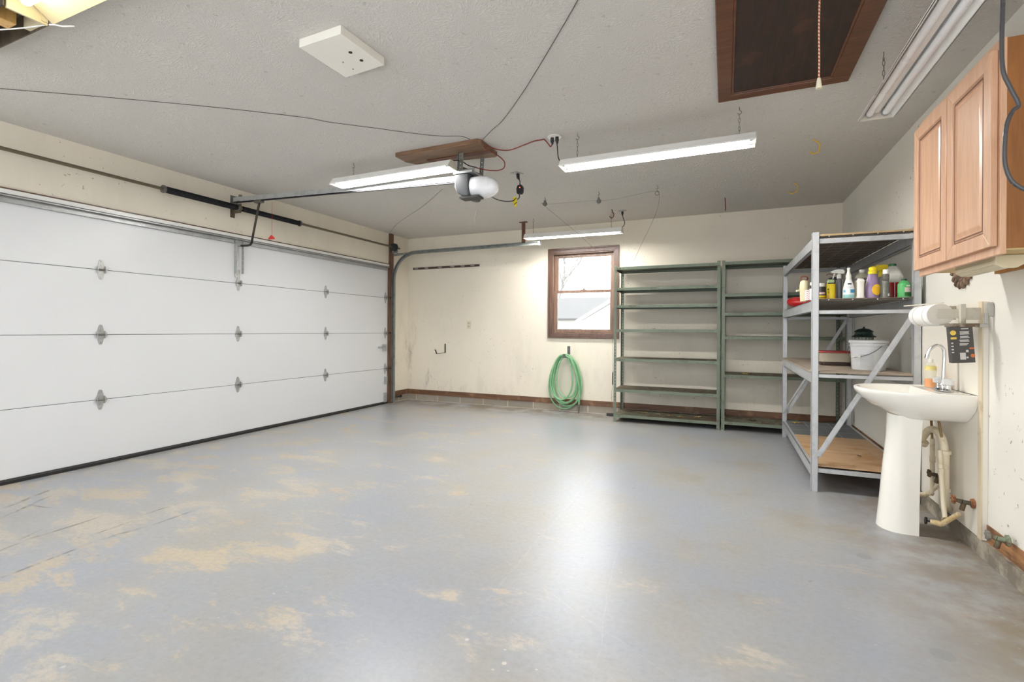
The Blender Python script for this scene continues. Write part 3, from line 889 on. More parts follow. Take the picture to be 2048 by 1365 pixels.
def round_outlet(x, y, label, plugs):
    t = thing('ceiling_outlet', label, 'electrical outlet', (x, y, H))
    MB().lathe([(0.002, 0.0), (0.046, 0.0), (0.052, -0.004), (0.052, -0.008), (0.002, -0.010)], (x, y, H), n=24).build('cover_plate', WHITEM if plugs > 1 else GALV, t)
    o = MB()
    for k in range(plugs):
        dx = (-0.018, 0.020)[k] if plugs > 1 else 0
        MB().tube([(x + dx, y, H - 0.008), (x + dx, y, H - 0.035), (x + dx + 0.002, y, H - 0.06)], [0.013, 0.014, 0.006], 10).build('plug', BLACK, t)
    return t
round_outlet(-1.185, 3.475, 'round white ceiling outlet with two black plugs near the middle light', 2)
round_outlet(-1.158, 5.955, 'round grey ceiling outlet with one black plug near the back wall', 1)
one(MB().tube([(-1.165, 3.475, 2.525), (-1.160, 3.475, 2.47), (-1.158, 3.48, 2.43), (-1.150, 3.485, 2.40), (-1.134, 3.49, 2.385)], 0.0042, 8, smooth=5), 'power_cord', BLACK, 'short black cord from round outlet to the middle light', 'cord')
one(MB().tube([(-1.157, 5.955, 2.525), (-1.145, 5.955, 2.48), (-1.128, 5.95, 2.43), (-1.14, 5.94, 2.39), (-1.16, 5.93, 2.375)], 0.0045, 8, smooth=5), 'power_cord', BLACK, 'short black cord from back ceiling outlet to light above window', 'cord')
one(MB().tube([(-1.203, 3.475, 2.525), (-1.215, 3.475, 2.505), (-1.235, 3.48, 2.53), (-1.27, 3.49, 2.572), (-1.30, 3.49, 2.574), (-1.36, 3.49, 2.572), (-1.44, 3.49, 2.555), (-1.56, 3.485, 2.532), (-1.66, 3.46, 2.545), (-1.712, 3.40, 2.560), (-1.72, 3.37, 2.54),
                (-1.712, 3.46, 2.535), (-1.69, 3.56, 2.53), (-1.655, 3.60, 2.49), (-1.66, 3.60, 2.44), (-1.71, 3.58, 2.42), (-1.80, 3.56, 2.43), (-1.87, 3.52, 2.445)], 0.0045, 8, smooth=6),
    'extension_cord', REDC, 'reddish brown extension cord looping from ceiling outlet to the opener', 'cord')
one(MB().tube([(-1.87, 3.52, 2.447), (-1.93, 3.50, 2.465), (-1.97, 3.44, 2.49), (-2.0, 3.38, 2.475)], 0.0045, 8, smooth=6), 'power_cord', BLACK, 'black cord joining the red cord above the opener', 'cord')
# square ceiling outlet with in-line adapter feeding the opener
t = thing('ceiling_outlet', 'square galvanised ceiling outlet with black plug behind the opener', 'electrical outlet', (-1.784, 4.163, H))
MB().prism([(-1.84, 4.13), (-1.77, 4.11), (-1.73, 4.19), (-1.80, 4.215)], 'z', H - 0.006, H - 0.0003).build('cover_plate', GALV, t)
MB().tube([(-1.775, 4.163, H - 0.006), (-1.772, 4.163, H - 0.04), (-1.762, 4.163, H - 0.06)], [0.016, 0.015, 0.007], 10).build('plug', BLACK, t)
ad = thing('inline_adapter', 'black in-line adapter with red lamp hanging from the ceiling cord', 'adapter', (-1.752, 4.16, 2.37))
MB().prism([(-1.778, 2.385), (-1.735, 2.378), (-1.722, 2.395), (-1.718, 2.44), (-1.735, 2.468), (-1.772, 2.462), (-1.782, 2.43)], 'y', 4.14, 4.18).build('case', BLACK, ad, bevel=0.006)
MB().cyl((-1.745, 4.141, 2.437), (-1.745, 4.136, 2.437), 0.0035, n=8).build('indicator_lamp', m_emit('red_indicator', (1.0, 0.12, 0.05), 3.0), ad)
MB().tube([(-1.762, 4.163, H - 0.06), (-1.752, 4.16, 2.50), (-1.752, 4.16, 2.46)], 0.0045, 8).build('upper_cord', BLACK, ad)
MB().tube([(-1.757, 4.16, 2.38), (-1.762, 4.16, 2.345), (-1.79, 4.12, 2.318), (-1.815, 4.06, 2.297), (-1.85, 3.98, 2.285), (-1.86, 3.86, 2.275), (-1.835, 3.72, 2.262), (-1.79, 3.60, 2.26)], 0.0045, 8, smooth=6).build('lower_cord', BLACK, ad)
m = MB(); m.prism([(-1.80, 2.348), (-1.778, 2.352), (-1.762, 2.33), (-1.768, 2.262), (-1.782, 2.255), (-1.805, 2.30)], 'y', 4.118, 4.121)
t_ = NT('yellow_striped_tag'); wv = t_.new('ShaderNodeTexWave'); t_.link(t_.mapping(t_.coord(), (1, 1, 1), (0, 0.6, 0)), wv.inputs[0]); wv.inputs['Scale'].default_value = 9; wv.bands_direction = 'Z'
t_.set(t_.mix(t_.ramp(wv.outputs['Fac'], 0.8, 0.9), lin((224, 206, 40)), lin((70, 64, 30))), 0.5)
m.build('warning_tag', t_.m, ad)
one(MB().tube([(-1.90, 3.60, 2.19), (-1.905, 3.60, 2.12), (-1.925, 3.60, 2.06), (-1.915, 3.60, 2.0)], 0.001, 5, smooth=5), 'antenna_wire', mat('grey_wire', (150, 148, 144), 0.6), 'thin grey antenna wire dangling under the opener', 'wire')

# wires and one crack running over the ceiling
WIRE = mat('black_wire', (52, 48, 46), 0.6)
zc = H - 0.004
one(MB().tube([(-5.0 + 0.36, 1.06, zc), (-4.05, 1.464, zc), (-3.6, 1.77, zc), (-3.1, 2.13, zc), (-2.678, 2.473, zc), (-2.55, 2.62, zc), (-2.35, 2.80, zc), (-2.10, 3.03, zc), (-1.95, 3.14, zc), (-1.83, 3.19, zc), (-1.79, 3.272, zc)], 0.0017, 6, smooth=4), 'ceiling_wire', WIRE, 'thin black wire stapled from front left ceiling to the opener plank', 'wire')
one(MB().tube([(-0.45, 1.85, zc), (-0.606, 2.079, zc), (-1.1, 2.70, zc), (-1.42, 3.06, zc), (-1.55, 3.17, zc), (-1.70, 3.31, zc)], 0.0017, 6, smooth=4), 'ceiling_wire', WIRE, 'thin black wire from front of ceiling to the right end of plank', 'wire')
one(MB().tube([(-2.689, 4.325, zc + 0.002), (-3.30, 4.86, zc + 0.002), (-4.10, 5.47, zc + 0.002), (-4.62, 5.963, zc + 0.002)], 0.0016, 6, smooth=4), 'ceiling_wire', mat('faint_crack', (128, 124, 118), 0.7), 'faint grey crack in the ceiling running to the back left corner', 'wire')  # faint ceiling crack, drawn as a thin grey tube like the wires

# pulleys and line
for i, (px, pz, lab) in enumerate(((-1.82, 2.505, 'small steel pulley on the ceiling, left one of the three on the cable'), (-1.225, 2.475, 'small steel pulley on the ceiling, middle one of the three on the cable'), (-0.635, 2.495, 'small steel pulley on the ceiling, right one of the three on the cable'))):
    p_ = thing('pulley', lab, 'pulley', (px, 5.03, pz), 0, 'ceiling pulleys')
    MB().tube(hook_pts(px, 5.03, H, 0.009), 0.003, 6).build('hook', STEEL, p_)
    m = MB(); m.tube([(px, 5.03, H - 0.05), (px, 5.03, pz + 0.02)], 0.003, 6)
    if i < 2:
        m.lathe([(0.003, -0.012), (0.022, -0.012), (0.024, -0.006), (0.018, 0), (0.024, 0.006), (0.022, 0.012), (0.003, 0.012)], (px, 5.03, pz), n=16, axis='y'); m.box(px - 0.008, px + 0.008, 5.012, 5.048, pz - 0.005, pz + 0.035)
    else:
        m.tube([Vector((px + 0.02 * math.cos(a_ * PI / 6), 5.03, pz + 0.02 * math.sin(a_ * PI / 6))) for a_ in range(12)], 0.0025, 6, closed=True)
    m.build('wheel', STEEL, p_)
one(MB().tube([(-1.262, 6.02, 1.90), (-1.55, 5.5, 2.22), (-1.83, 5.03, 2.49), (-1.80, 5.03, 2.50), (-1.5, 5.03, 2.494), (-1.24, 5.03, 2.487), (-1.15, 5.03, 2.475), (-0.95, 5.03, 2.490), (-0.75, 5.03, 2.515), (-0.65, 5.03, 2.515), (-0.615, 5.04, 2.48), (-0.68, 5.3, 2.36), (-0.90, 5.8, 2.14), (-1.13, 6.35, 1.93)], 0.0016, 5, smooth=5), 'cable_line', STEEL, 'thin steel line strung through ceiling pulleys down to the green shelves', 'cable')

# grey cord at the right edge
one(MB().tube([(0.825, 2.1, H - 0.002), (0.822, 2.1, 2.211), (0.820, 2.1, 2.082), (0.823, 2.1, 1.983), (0.842, 2.1, 1.92), (0.862, 2.1, 1.862), (0.848, 2.1, 1.845), (0.833, 2.1, 1.80), (0.828, 2.1, 1.72), (0.832, 2.1, 1.66), (0.852, 2.1, 1.61), (0.90, 2.1, 1.575), (1.0, 2.12, 1.56), (1.17, 2.14, 1.60)], 0.0062, 10, smooth=6), 'power_cord', mat('grey_rubber_cord', (74, 72, 74), 0.3), 'grey rubber cord hanging in front of the wooden cabinet side', 'cord')

# ------------------------------------------------------------ window
wn = thing('window_1', 'brown wooden double hung window in the back wall', 'window', (-1.805, B, 1.01))
del wn['category']; wn['kind'] = 'structure'
ox0, ox1, oz0, oz1 = -2.305, -1.306, 1.013, 2.266
def frame_mb(x0, x1, z0, z1, wl, wr, wb, wt, y0, y1, bevel_step=None):
    m = MB()
    def trap(poly): m.prism(poly, 'y', y0, y1)
    trap([(x0, z0), (x0 + wl, z0 + wb), (x0 + wl, z1 - wt), (x0, z1)])
    trap([(x1, z0), (x1, z1), (x1 - wr, z1 - wt), (x1 - wr, z0 + wb)])
    trap([(x0, z0), (x1, z0), (x1 - wr, z0 + wb), (x0 + wl, z0 + wb)])
    trap([(x0, z1), (x0 + wl, z1 - wt), (x1 - wr, z1 - wt), (x1, z1)])
    return m
m = frame_mb(ox0, ox1, oz0, oz1, 0.022, 0.022, 0.022, 0.022, B - 0.026, B); m2 = frame_mb(ox0 + 0.022, ox1 - 0.022, oz0 + 0.022, oz1 - 0.022, 0.045, 0.045, 0.045, 0.045, B - 0.017, B)
m.add(m2.v, m2.f); m.build('casing', CASING, wn, bevel=0.003)
frame_mb(WX0, WX1, WZ0, WZ1, 0.018, 0.018, 0.018, 0.018, B, B + 0.13).build('jamb', SASHW, wn)
GLASS = m_glass()
us = frame_mb(WX0 + 0.018, WX1 - 0.018, 1.655, WZ1 - 0.018, 0.052, 0.05, 0.03, 0.045, B + 0.065, B + 0.098).build('upper_sash', SASHW, wn, bevel=0.002)
MB().box(WX0 + 0.07, WX1 - 0.068, B + 0.080, B + 0.084, 1.685, WZ1 - 0.063).build('glass_pane', GLASS, us)
ls = frame_mb(WX0 + 0.018, WX1 - 0.018, WZ0 + 0.018, 1.682, 0.05, 0.05, 0.045, 0.038, B + 0.028, B + 0.060).build('lower_sash', SASHW, wn, bevel=0.002)
MB().box(WX0 + 0.068, WX1 - 0.068, B + 0.042, B + 0.046, WZ0 + 0.063, 1.644).build('glass_pane', GLASS, ls)
m = MB(); m.box(-1.84, -1.77, B + 0.03, B + 0.06, 1.682, 1.69); m.cyl((-1.80, B + 0.045, 1.69), (-1.80, B + 0.045, 1.705), 0.012); m.build('sash_lock', STEEL, wn)
# outside
SNOW = mat('pale_winter_lawn', (186, 184, 170), 0.9)
tag(MB().box(-40, 30, B + 0.4, 70, -0.75, -0.6).build('lawn', SNOW), 'pale winter lawn beyond the window', 'lawn')
SIDING = mat('white_siding', (236, 236, 234), 0.7, var=0.03)
ROOF = mat('grey_roof_shingle', (104, 102, 100), 0.9, bump=0.3)
hs = thing('neighbour_house', 'white house with grey shingle roof seen through window', 'house', (-6, 22, -0.6))
m = MB(); m.box(-14, -1, 21, 29, -0.6, 1.62); m.build('wall', SIDING, hs)
m = MB(); m.prism([(20.6, 1.55), (25.2, 2.75), (29.6, 1.55), (29.6, 1.65), (25.2, 2.86), (20.6, 1.65)], 'x', -14.5, -0.5); m.build('roof', ROOF, hs)
m = MB(); m.prism([(-5.35, -0.6), (-0.4, -0.6), (-0.4, 1.5), (-2.85, 2.95), (-5.35, 1.5)], 'y', 19.2, 21.0); m.build('gable_wall', SIDING, hs)
m = MB(); m.prism([(-5.6, 1.38), (-2.85, 3.0), (-0.1, 1.38), (-0.1, 1.52), (-2.85, 3.17), (-5.6, 1.52)], 'y', 19.1, 25.0); m.build('gable_roof', SIDING, hs)
m = MB(); m.box(-7.0, -5.7, 20.96, 21.0, 0.2, 1.2); hw = m.build('window', mat('dull_window_glass', (176, 182, 186), 0.2), hs)
BARK = mat('grey_bark', (150, 146, 142), 0.9)
def tree(x, y, h, seed, label):
    rnd = random.Random(seed)
    m = MB()
    def grow(p, d, L, r, lev):
        q = p + d * L
        m.tube([p, p + d * L * 0.5 + Vector((rnd.uniform(-1, 1), 0, rnd.uniform(-1, 1))) * L * 0.04, q], [r, r * 0.85, r * 0.65], 4 if lev > 2 else 6)
        if lev >= 6: return
        for k in range(3 if lev < 5 else 2):
            nd = (d + Vector((rnd.uniform(-1, 1), rnd.uniform(-1, 1), rnd.uniform(-0.25, 0.6))) * 0.62).normalized()
            grow(q if k else p + d * L * 0.7, nd, L * rnd.uniform(0.62, 0.84), r * 0.6, lev + 1)
    grow(Vector((x, y, -0.6)), Vector((0, 0, 1)), h * 0.27, h * 0.012, 0)
    return one(m, 'bare_tree', BARK, label, 'tree', 'bare trees outside')
tree(-11.0, 33, 11.5, 3, 'bare tree behind the house, left of the two through upper pane')
tree(-6.9, 36, 11.0, 5, 'bare tree behind the house, right of the two through upper pane')

# ------------------------------------------------------------ back wall fittings
rr = thing('tool_rail', 'dark wall rail with six pale tool clips high on back wall', 'tool rail', (-4.0, B, 2.08))
MB().box(-4.59, -3.40, B - 0.014, B - 0.0005, 2.078, 2.110).build('rail', mat('dark_brown_rail', (74, 58, 50), 0.5), rr)
for k, x in enumerate((-4.52, -4.33, -4.08, -3.86, -3.68, -3.51)):
    m = MB(); m.box(x - 0.03, x + 0.03, B - 0.020, B - 0.014, 2.084, 2.106)
    for sg in (-1, 1): m.tube([(x + sg * 0.02, B - 0.02, 2.095), (x + sg * 0.026, B - 0.045, 2.095), (x + sg * 0.012, B - 0.055, 2.09)], 0.004, 6)
    m.build('clip', mat('pale_plastic_clip', (150, 146, 138), 0.5), rr)
ou = thing('wall_outlet', 'ivory duplex outlet plate on the back wall', 'electrical outlet', (-3.575, B, 1.145))
MB().box(-3.61, -3.54, B - 0.006, B - 0.0005, 1.142, 1.256).build('cover_plate', mat('ivory_plate', (214, 204, 176), 0.4), ou, bevel=0.002)
for z in (1.222, 1.176):
    m = MB().cyl((-3.575, B - 0.0075, z), (-3.575, B - 0.006, z), 0.016, n=16)
    s0 = m.build('socket', mat('ivory_socket', (196, 186, 156), 0.4), ou)
    m = MB(); m.box(-3.583, -3.580, B - 0.0085, B - 0.0074, z - 0.005, z + 0.006); m.box(-3.570, -3.567, B - 0.0085, B - 0.0074, z - 0.005, z + 0.006); m.build('slot', DARKHOLE, s0)
one(MB().bar((-3.99, B - 0.005, 0.905), (-3.99, B - 0.005, 0.765), 0.022, 0.004, (1, 0, 0)).bar((-3.99, B - 0.003, 0.767), (-4.05, B - 0.15, 0.755), 0.022, 0.004, (1, 0, 0)).bar((-4.05, B - 0.15, 0.755), (-4.062, B - 0.175, 0.82), 0.022, 0.004, (1, 0, 0)),
    'wall_hook', m_worn('dull_hook_steel', (96, 92, 86), (70, 62, 54), 0.6, 0.5, 0.5), 'empty steel J hook on the back wall left of the outlet', 'hook')
one(MB().box(-2.018, -1.978, B - 0.005, B - 0.0005, 0.795, 0.905).box(-2.018, -1.982, B - 0.14, B - 0.004, 0.745, 0.75).box(-2.04, -2.0, B - 0.142, B - 0.137, 0.745, 0.80),
    'hose_hook', mat('grey_steel_hook', (92, 92, 92), 0.5, 0.5), 'grey steel bracket holding up the green garden hose', 'hook')
hz = thing('garden_hose', 'coiled light green garden hose hanging under the window', 'hose', (-2.02, B - 0.07, 0.0))
pts = []
turns = 7
N = 32
zb_ = [0.018, 0.055, 0.10, 0.155, 0.075, 0.19, 0.215, 0.13]
hw_ = [0.225, 0.215, 0.185, 0.155, 0.20, 0.145, 0.135, 0.17]
for k in range(turns * N + 1):
    tt = k / N; i = int(tt) % 8; f = tt - int(tt); j = (i + 1) % 8
    sm = f * f * (3 - 2 * f)
    zb = zb_[i] * (1 - sm) + zb_[j] * sm; hw0 = hw_[i] * (1 - sm) + hw_[j] * sm
    ang = 2 * PI * f
    top = 0.790 - 0.012 * (i % 3)
    zm, hh = (top + zb) / 2, (top - zb) / 2
    s = math.sin(ang); c = math.cos(ang)
    wmod = 1.0 - 0.20 * c
    pts.append(Vector((-2.03 + 0.03 * (i % 2) - 0.01 + hw0 * s * wmod + 0.03 * (1 - c) * 0.3 * ((i % 3) - 1), B - 0.035 - 0.0135 * (tt % 8) + 0.004 * math.sin(ang * 2), zm + hh * c)))
tail = [Vector((-1.93, B - 0.135, 0.74)), Vector((-1.85, B - 0.12, 0.52)), Vector((-1.815, B - 0.10, 0.30)), Vector((-1.822, B - 0.09, 0.12))]
HOSE = mat('light_green_hose', (132, 184, 138), 0.35, var=0.1, vscale=5)
MB().tube(pts + spline(tail, 6), 0.0115, 8).build('hose_coil', HOSE, hz, smooth=True)
MB().tube([(-1.822, B - 0.09, 0.12), (-1.824, B - 0.09, 0.085), (-1.826, B - 0.088, 0.045), (-1.828, B - 0.086, 0.0)], [0.013, 0.014, 0.010, 0.008], 10).build('hose_fitting', STEEL, hz)
one(MB().box(-1.435, -1.345, 6.38, 6.42, 0.0, 0.035), 'black_block', BLACK, 'small black block on floor beside left foot of green shelves', 'block', bevel=0.004)
m = MB(); m.tube([(-1.288, 6.06, 1.40), (-1.30, 6.08, 1.0), (-1.285, 6.06, 0.62)], 0.0015, 5, smooth=4); m.tube([(-1.285, 6.06, 0.62), (-1.287, 6.06, 0.59), (-1.288, 6.06, 0.46), (-1.288, 6.06, 0.44)], [0.002, 0.007, 0.007, 0.002], 8); m.tube([(-1.288, 6.06, 0.44), (-1.30, 6.07, 0.3), (-1.285, 6.06, 0.16)], 0.0015, 5, smooth=4)
one(m, 'dangling_string', WIRE, 'dark string with a toggle dangling on left green shelf post', 'string')

# ------------------------------------------------------------ green shelving
def green_unit(label, x0, x1, shelves, ztop, yf=6.02, yb=6.485):
    t = thing('green_shelving_unit', label, 'shelving unit', ((x0 + x1) / 2, (yf + yb) / 2, 0), 0, 'green steel shelving units')
    for px, sg in ((x0, 1), (x1, -1)):
        for py, sy in ((yf, 1), (yb, -1)):
            m = MB()
            m.strip((px + sg * 0.016, py, 0), (px + sg * 0.016, py, ztop), 0.032, 0.0025, (1, 0, 0), 0.038, 0.22)
            m.strip((px, py + sy * 0.016, 0), (px, py + sy * 0.016, ztop), 0.032, 0.0025, (0, 1, 0), 0.038, 0.22)
            m.build('post', GREEN, t)
    for z in shelves:
        sx0, sx1 = x0 + 0.004, x1 - 0.004
        a0, a1 = yf + 0.003, yb - 0.003
        m = MB()
        m.use(1).box(sx0, sx1, a0, a1, z - 0.002, z)
        m.use(0).box(sx0, sx1, a0, a1, z - 0.0045, z - 0.0021)
        m.box(sx0, sx1, a0 - 0.001, a0 + 0.0015, z - 0.034, z); m.box(sx0, sx1, a1 - 0.0015, a1 + 0.001, z - 0.034, z)
        m.box(sx0, sx0 + 0.002, a0, a1, z - 0.034, z); m.box(sx1 - 0.002, sx1, a0, a1, z - 0.034, z)
        m.box(sx0, sx1, a0, a0 + 0.014, z - 0.034, z - 0.032); m.box(sx0, sx1, a1 - 0.014, a1, z - 0.034, z - 0.032)
        sh = m.build('shelf', [GREEN, GREENTOP], t)
        bl = MB()
        for bx in (sx0 + 0.02, sx0 + 0.07, sx0 + 0.105, sx1 - 0.02, sx1 - 0.07, sx1 - 0.105):
            bl.cyl((bx, a0 - 0.0018, z - 0.017), (bx, a0 - 0.0008, z - 0.017), 0.0045, n=6)
        bl.build('bolt_holes', DARKHOLE, sh)
    return t
green_unit('left green steel shelving unit with seven shelves beside the window', -1.266, -0.062, [1.905, 1.650, 1.437, 1.142, 0.782, 0.405, 0.092], 1.925)
green_unit('right green steel shelving unit with six shelves behind the silver rack', -0.044, 1.165, [1.910, 1.548, 1.333, 1.067, 0.634, 0.104], 1.925)

LEAFC = [mat('dry_tan_leaf', (196, 172, 120), 0.7), mat('yellow_leaf', (214, 186, 60), 0.6), mat('brown_leaf', (110, 74, 50), 0.7), mat('black_dry_leaf', (36, 32, 30), 0.7)]
def leaf(x, y, z, s, m_, label, seed, name='dry_leaf'):
    rnd = random.Random(seed)
    m = MB()
    n = 10
    c = Vector((x, y, z + s * 0.22))
    ring = []
    for k in range(n):
        a_ = 2 * PI * k / n
        r = s * (0.55 + 0.45 * (k % 2)) * rnd.uniform(0.7, 1.1)
        ring.append(Vector((x + r * math.cos(a_) * 1.3, y + r * math.sin(a_) * 0.7, z + 0.002 + rnd.uniform(0.0, 0.42) * s)))
    low = [p + Vector((0, 0, -0.0015)) for p in ring]
    vs = [c] + ring + [c + Vector((0, 0, -0.0015))] + low
    fs = [(0, 1 + k, 1 + (k + 1) % n) for k in range(n)] + [(n + 1, n + 2 + (k + 1) % n, n + 2 + k) for k in range(n)] + [(1 + k, n + 2 + k, n + 2 + (k + 1) % n, 1 + (k + 1) % n) for k in range(n)]
    m.add(vs, fs)
    return one(m, name, m_, label, 'leaf', 'dry leaves on the shelves')
leaf(-0.93, 6.28, 0.093, 0.034, LEAFC[0], 'dry tan leaf on lowest green shelf, leftmost of five', 1)
leaf(-0.76, 6.24, 0.093, 0.026, LEAFC[0], 'small tan leaf on lowest green shelf, second from left', 2)
leaf(-0.62, 6.20, 0.093, 0.030, LEAFC[0], 'curled tan leaf at the middle of the lowest green shelf', 3)
leaf(-0.49, 6.15, 0.093, 0.036, LEAFC[0], 'flat tan leaf on lowest green shelf, fourth from left', 4)
leaf(-0.30, 6.22, 0.093, 0.038, LEAFC[0], 'tan leaf on lowest green shelf, rightmost of five', 5)
leaf(0.20, 6.16, 0.636, 0.030, LEAFC[1], 'yellow leaf on the fifth shelf of right green unit', 6)
leaf(0.25, 6.17, 0.636, 0.030, LEAFC[2], 'brown leaf beside yellow leaf on right green unit', 7)
leaf(0.28, 6.14, 0.106, 0.048, LEAFC[3], 'black curled leaf on the lowest shelf of right green unit', 8)
leaf(-0.80, 6.10, 1.144, 0.022, LEAFC[2], 'brown leaf on the fourth shelf of left green unit', 9)

# ------------------------------------------------------------ silver rack
rk = thing('steel_storage_rack', 'tall silver steel storage rack with four decks along the right wall', 'storage rack', (0.865, 4.96, 0))
RX0, RX1, RY0, RY1, RZ = 0.555, 1.172, 4.0, 5.955, 1.825
def rpost(x0, y0):
    m = MB()
    w_ = 0.042
    m.box(x0, x0 + w_, y0, y0 + 0.004, 0, RZ); m.box(x0, x0 + 0.004, y0, y0 + w_, 0, RZ); m.box(x0 + w_ - 0.004, x0 + w_, y0, y0 + w_, 0, RZ)
    m.box(x0, x0 + w_, y0 + w_ - 0.004, y0 + w_, 0, RZ)
    return m.build('post', RACK, rk, bevel=0.0015)
for x0 in (RX0, RX1 - 0.042):
    for y0 in (RY0, RY1 - 0.042): rpost(x0, y0)
levels = [(1.790, 1.778, 1.745), (1.345, 1.275, 1.25), (0.835, 0.826, 0.803), (0.172, 0.163, 0.135)]
for li, (zt, fz1, fz0) in enumerate(levels):
    for xb in (RX0 + 0.004, RX1 - 0.032):
        m = MB()
        m.box(xb, xb + 0.003, RY0 + 0.042, RY1 - 0.042, zt - 0.078, zt); m.box(xb, xb + 0.026, RY0 + 0.042, RY1 - 0.042, zt - 0.003, zt); m.box(xb, xb + 0.026, RY0 + 0.042, RY1 - 0.042, zt - 0.078, zt - 0.075)
        m.build('side_beam', RACK, rk)
        for yy in (RY0 + 0.042, RY1 - 0.10):
            pass
    for yb in (RY0 + 0.008, RY1 - 0.03):
        m = MB(); m.box(RX0 + 0.042, RX1 - 0.042, yb, yb + 0.022, fz0, fz1); m.build('cross_beam', RACK, rk)
    dx0, dx1, dy0, dy1 = RX0 + 0.03, RX1 - 0.035, RY0 + 0.006, RY1 - 0.005
    if li < 2:
        mt = [BOARD, BOARD][li]
        zz = zt + 0.006
        m = MB().box(dx0, dx1, dy0, dy1, zz, zz + (0.012 if li == 0 else 0.006)); dk = m.build('deck_board', mt if li else m_wood('top_deck_board', (150, 126, 94), (186, 160, 120), 1, 'x', 0.7), rk)
        if li == 0: MB().box(dx0 + 0.002, dx1 - 0.002, dy0 + 0.004, dy1, zz - 0.003, zz - 0.0004).build('deck_backing', BOARD, dk)
        wm = MB()
        zw = zt + 0.0015
        for k in range(5):
            xx = dx0 + 0.03 + k * (dx1 - dx0 - 0.06) / 4; wm.cyl((xx, dy0, zw), (xx, dy1, zw), 0.0022, n=5)
        for k in range(14):
            yy = dy0 + 0.02 + k * (dy1 - dy0 - 0.04) / 13; wm.cyl((dx0, yy, zw - 0.003), (dx1, yy, zw - 0.003), 0.0022, n=5)
        wm.build('wire_deck', mat('grey_wire_mesh', (150, 150, 146), 0.45, 0.4), rk)
        for k in range(4):
            xx = RX0 + 0.10 + k * 0.14
            MB().box(xx - 0.004, xx + 0.004, dy0 - 0.003, dy0, zt - 0.002, zt + 0.006).build('deck_clip', GALV, rk)
    elif li == 2:
        m = MB().box(RX0 - 0.004, RX1 - 0.030, RY0 + 0.05, RY1 - 0.05, zt + 0.001, zt + 0.012); m.box(RX0 + 0.046, RX1 - 0.044, RY0 + 0.004, RY0 + 0.05, zt + 0.001, zt + 0.012); m.box(RX0 + 0.046, RX1 - 0.044, RY1 - 0.05, RY1 - 0.005, zt + 0.001, zt + 0.012)
        m.build('deck_board', PLYG, rk)
    else:
        MB().box(dx0, dx1, RY0 + 0.03, 5.16, zt + 0.001, zt + 0.009).build('plywood_deck', PLY, rk)
        MB().box(dx0, dx1, 5.165, dy1, zt + 0.0005, zt + 0.006).build('dark_deck', MATG, rk)
        wm = MB()
        for xx in (0.75, 0.96): wm.box(xx - 0.002, xx + 0.002, 5.17, dy1, zt + 0.006, zt + 0.0075)
        for yy in (5.42, 5.68, 5.9): wm.box(dx0, dx1, yy - 0.002, yy + 0.002, zt + 0.006, zt + 0.0075)
        wm.build('deck_seams', mat('light_seam', (150, 152, 152), 0.5), rk)
m = MB(); m.bar((RX0 + 0.04, RY0 - 0.002, 0.25), (RX1 - 0.03, RY0 - 0.002, 1.265), 0.034, 0.003, (1, 0, 0)); m.bar((RX0 + 0.04 + 0.014, RY0 - 0.006, 0.26), (RX1 - 0.018, RY0 - 0.006, 1.265), 0.004, 0.010, (1, 0, 0)); m.build('front_brace', RACK, rk)
m = MB(); m.bar((RX0 + 0.04, RY1 + 0.002, 0.25), (RX1 - 0.03, RY1 + 0.002, 1.265), 0.03, 0.003, (1, 0, 0)); m.build('rear_brace', RACK, rk)
m = MB(); m.bar((RX0 + 0.008, RY1 - 0.05, 0.27), (RX0 + 0.008, RY0 + 0.045, 0.86), 0.024, 0.003, (0, 0, 1)); m.build('side_brace', RACK, rk)
m = MB(); m.cyl((RX0 + 0.04, RY1 - 0.03, 1.255), (RX1 - 0.04, RY1 - 0.03, 1.255), 0.003, n=6); m.build('rear_rod', RACK, rk)
leaf(0.66, 5.78, 0.180, 0.034, LEAFC[1], 'yellow leaf on the dark back part of lowest rack deck', 11)
leaf(0.72, 5.80, 0.180, 0.024, mat('reddish_leaf', (176, 112, 92), 0.7), 'small reddish leaf beside yellow leaf on lowest rack deck', 12)
leaf(0.78, 4.10, 0.182, 0.020, LEAFC[0], 'tan crumb of leaf near front edge of plywood deck', 13)
leaf(0.82, 4.11, 0.182, 0.018, LEAFC[0], 'tan crumb of leaf on plywood deck, right of the other crumb', 14)
leaf(0.93, 4.45, 0.182, 0.013, LEAFC[3], 'black speck of leaf on the right of plywood deck', 15)
leaf(0.72, 4.62, 0.182, 0.016, LEAFC[0], 'pale leaf fragment in the middle of plywood deck', 16)

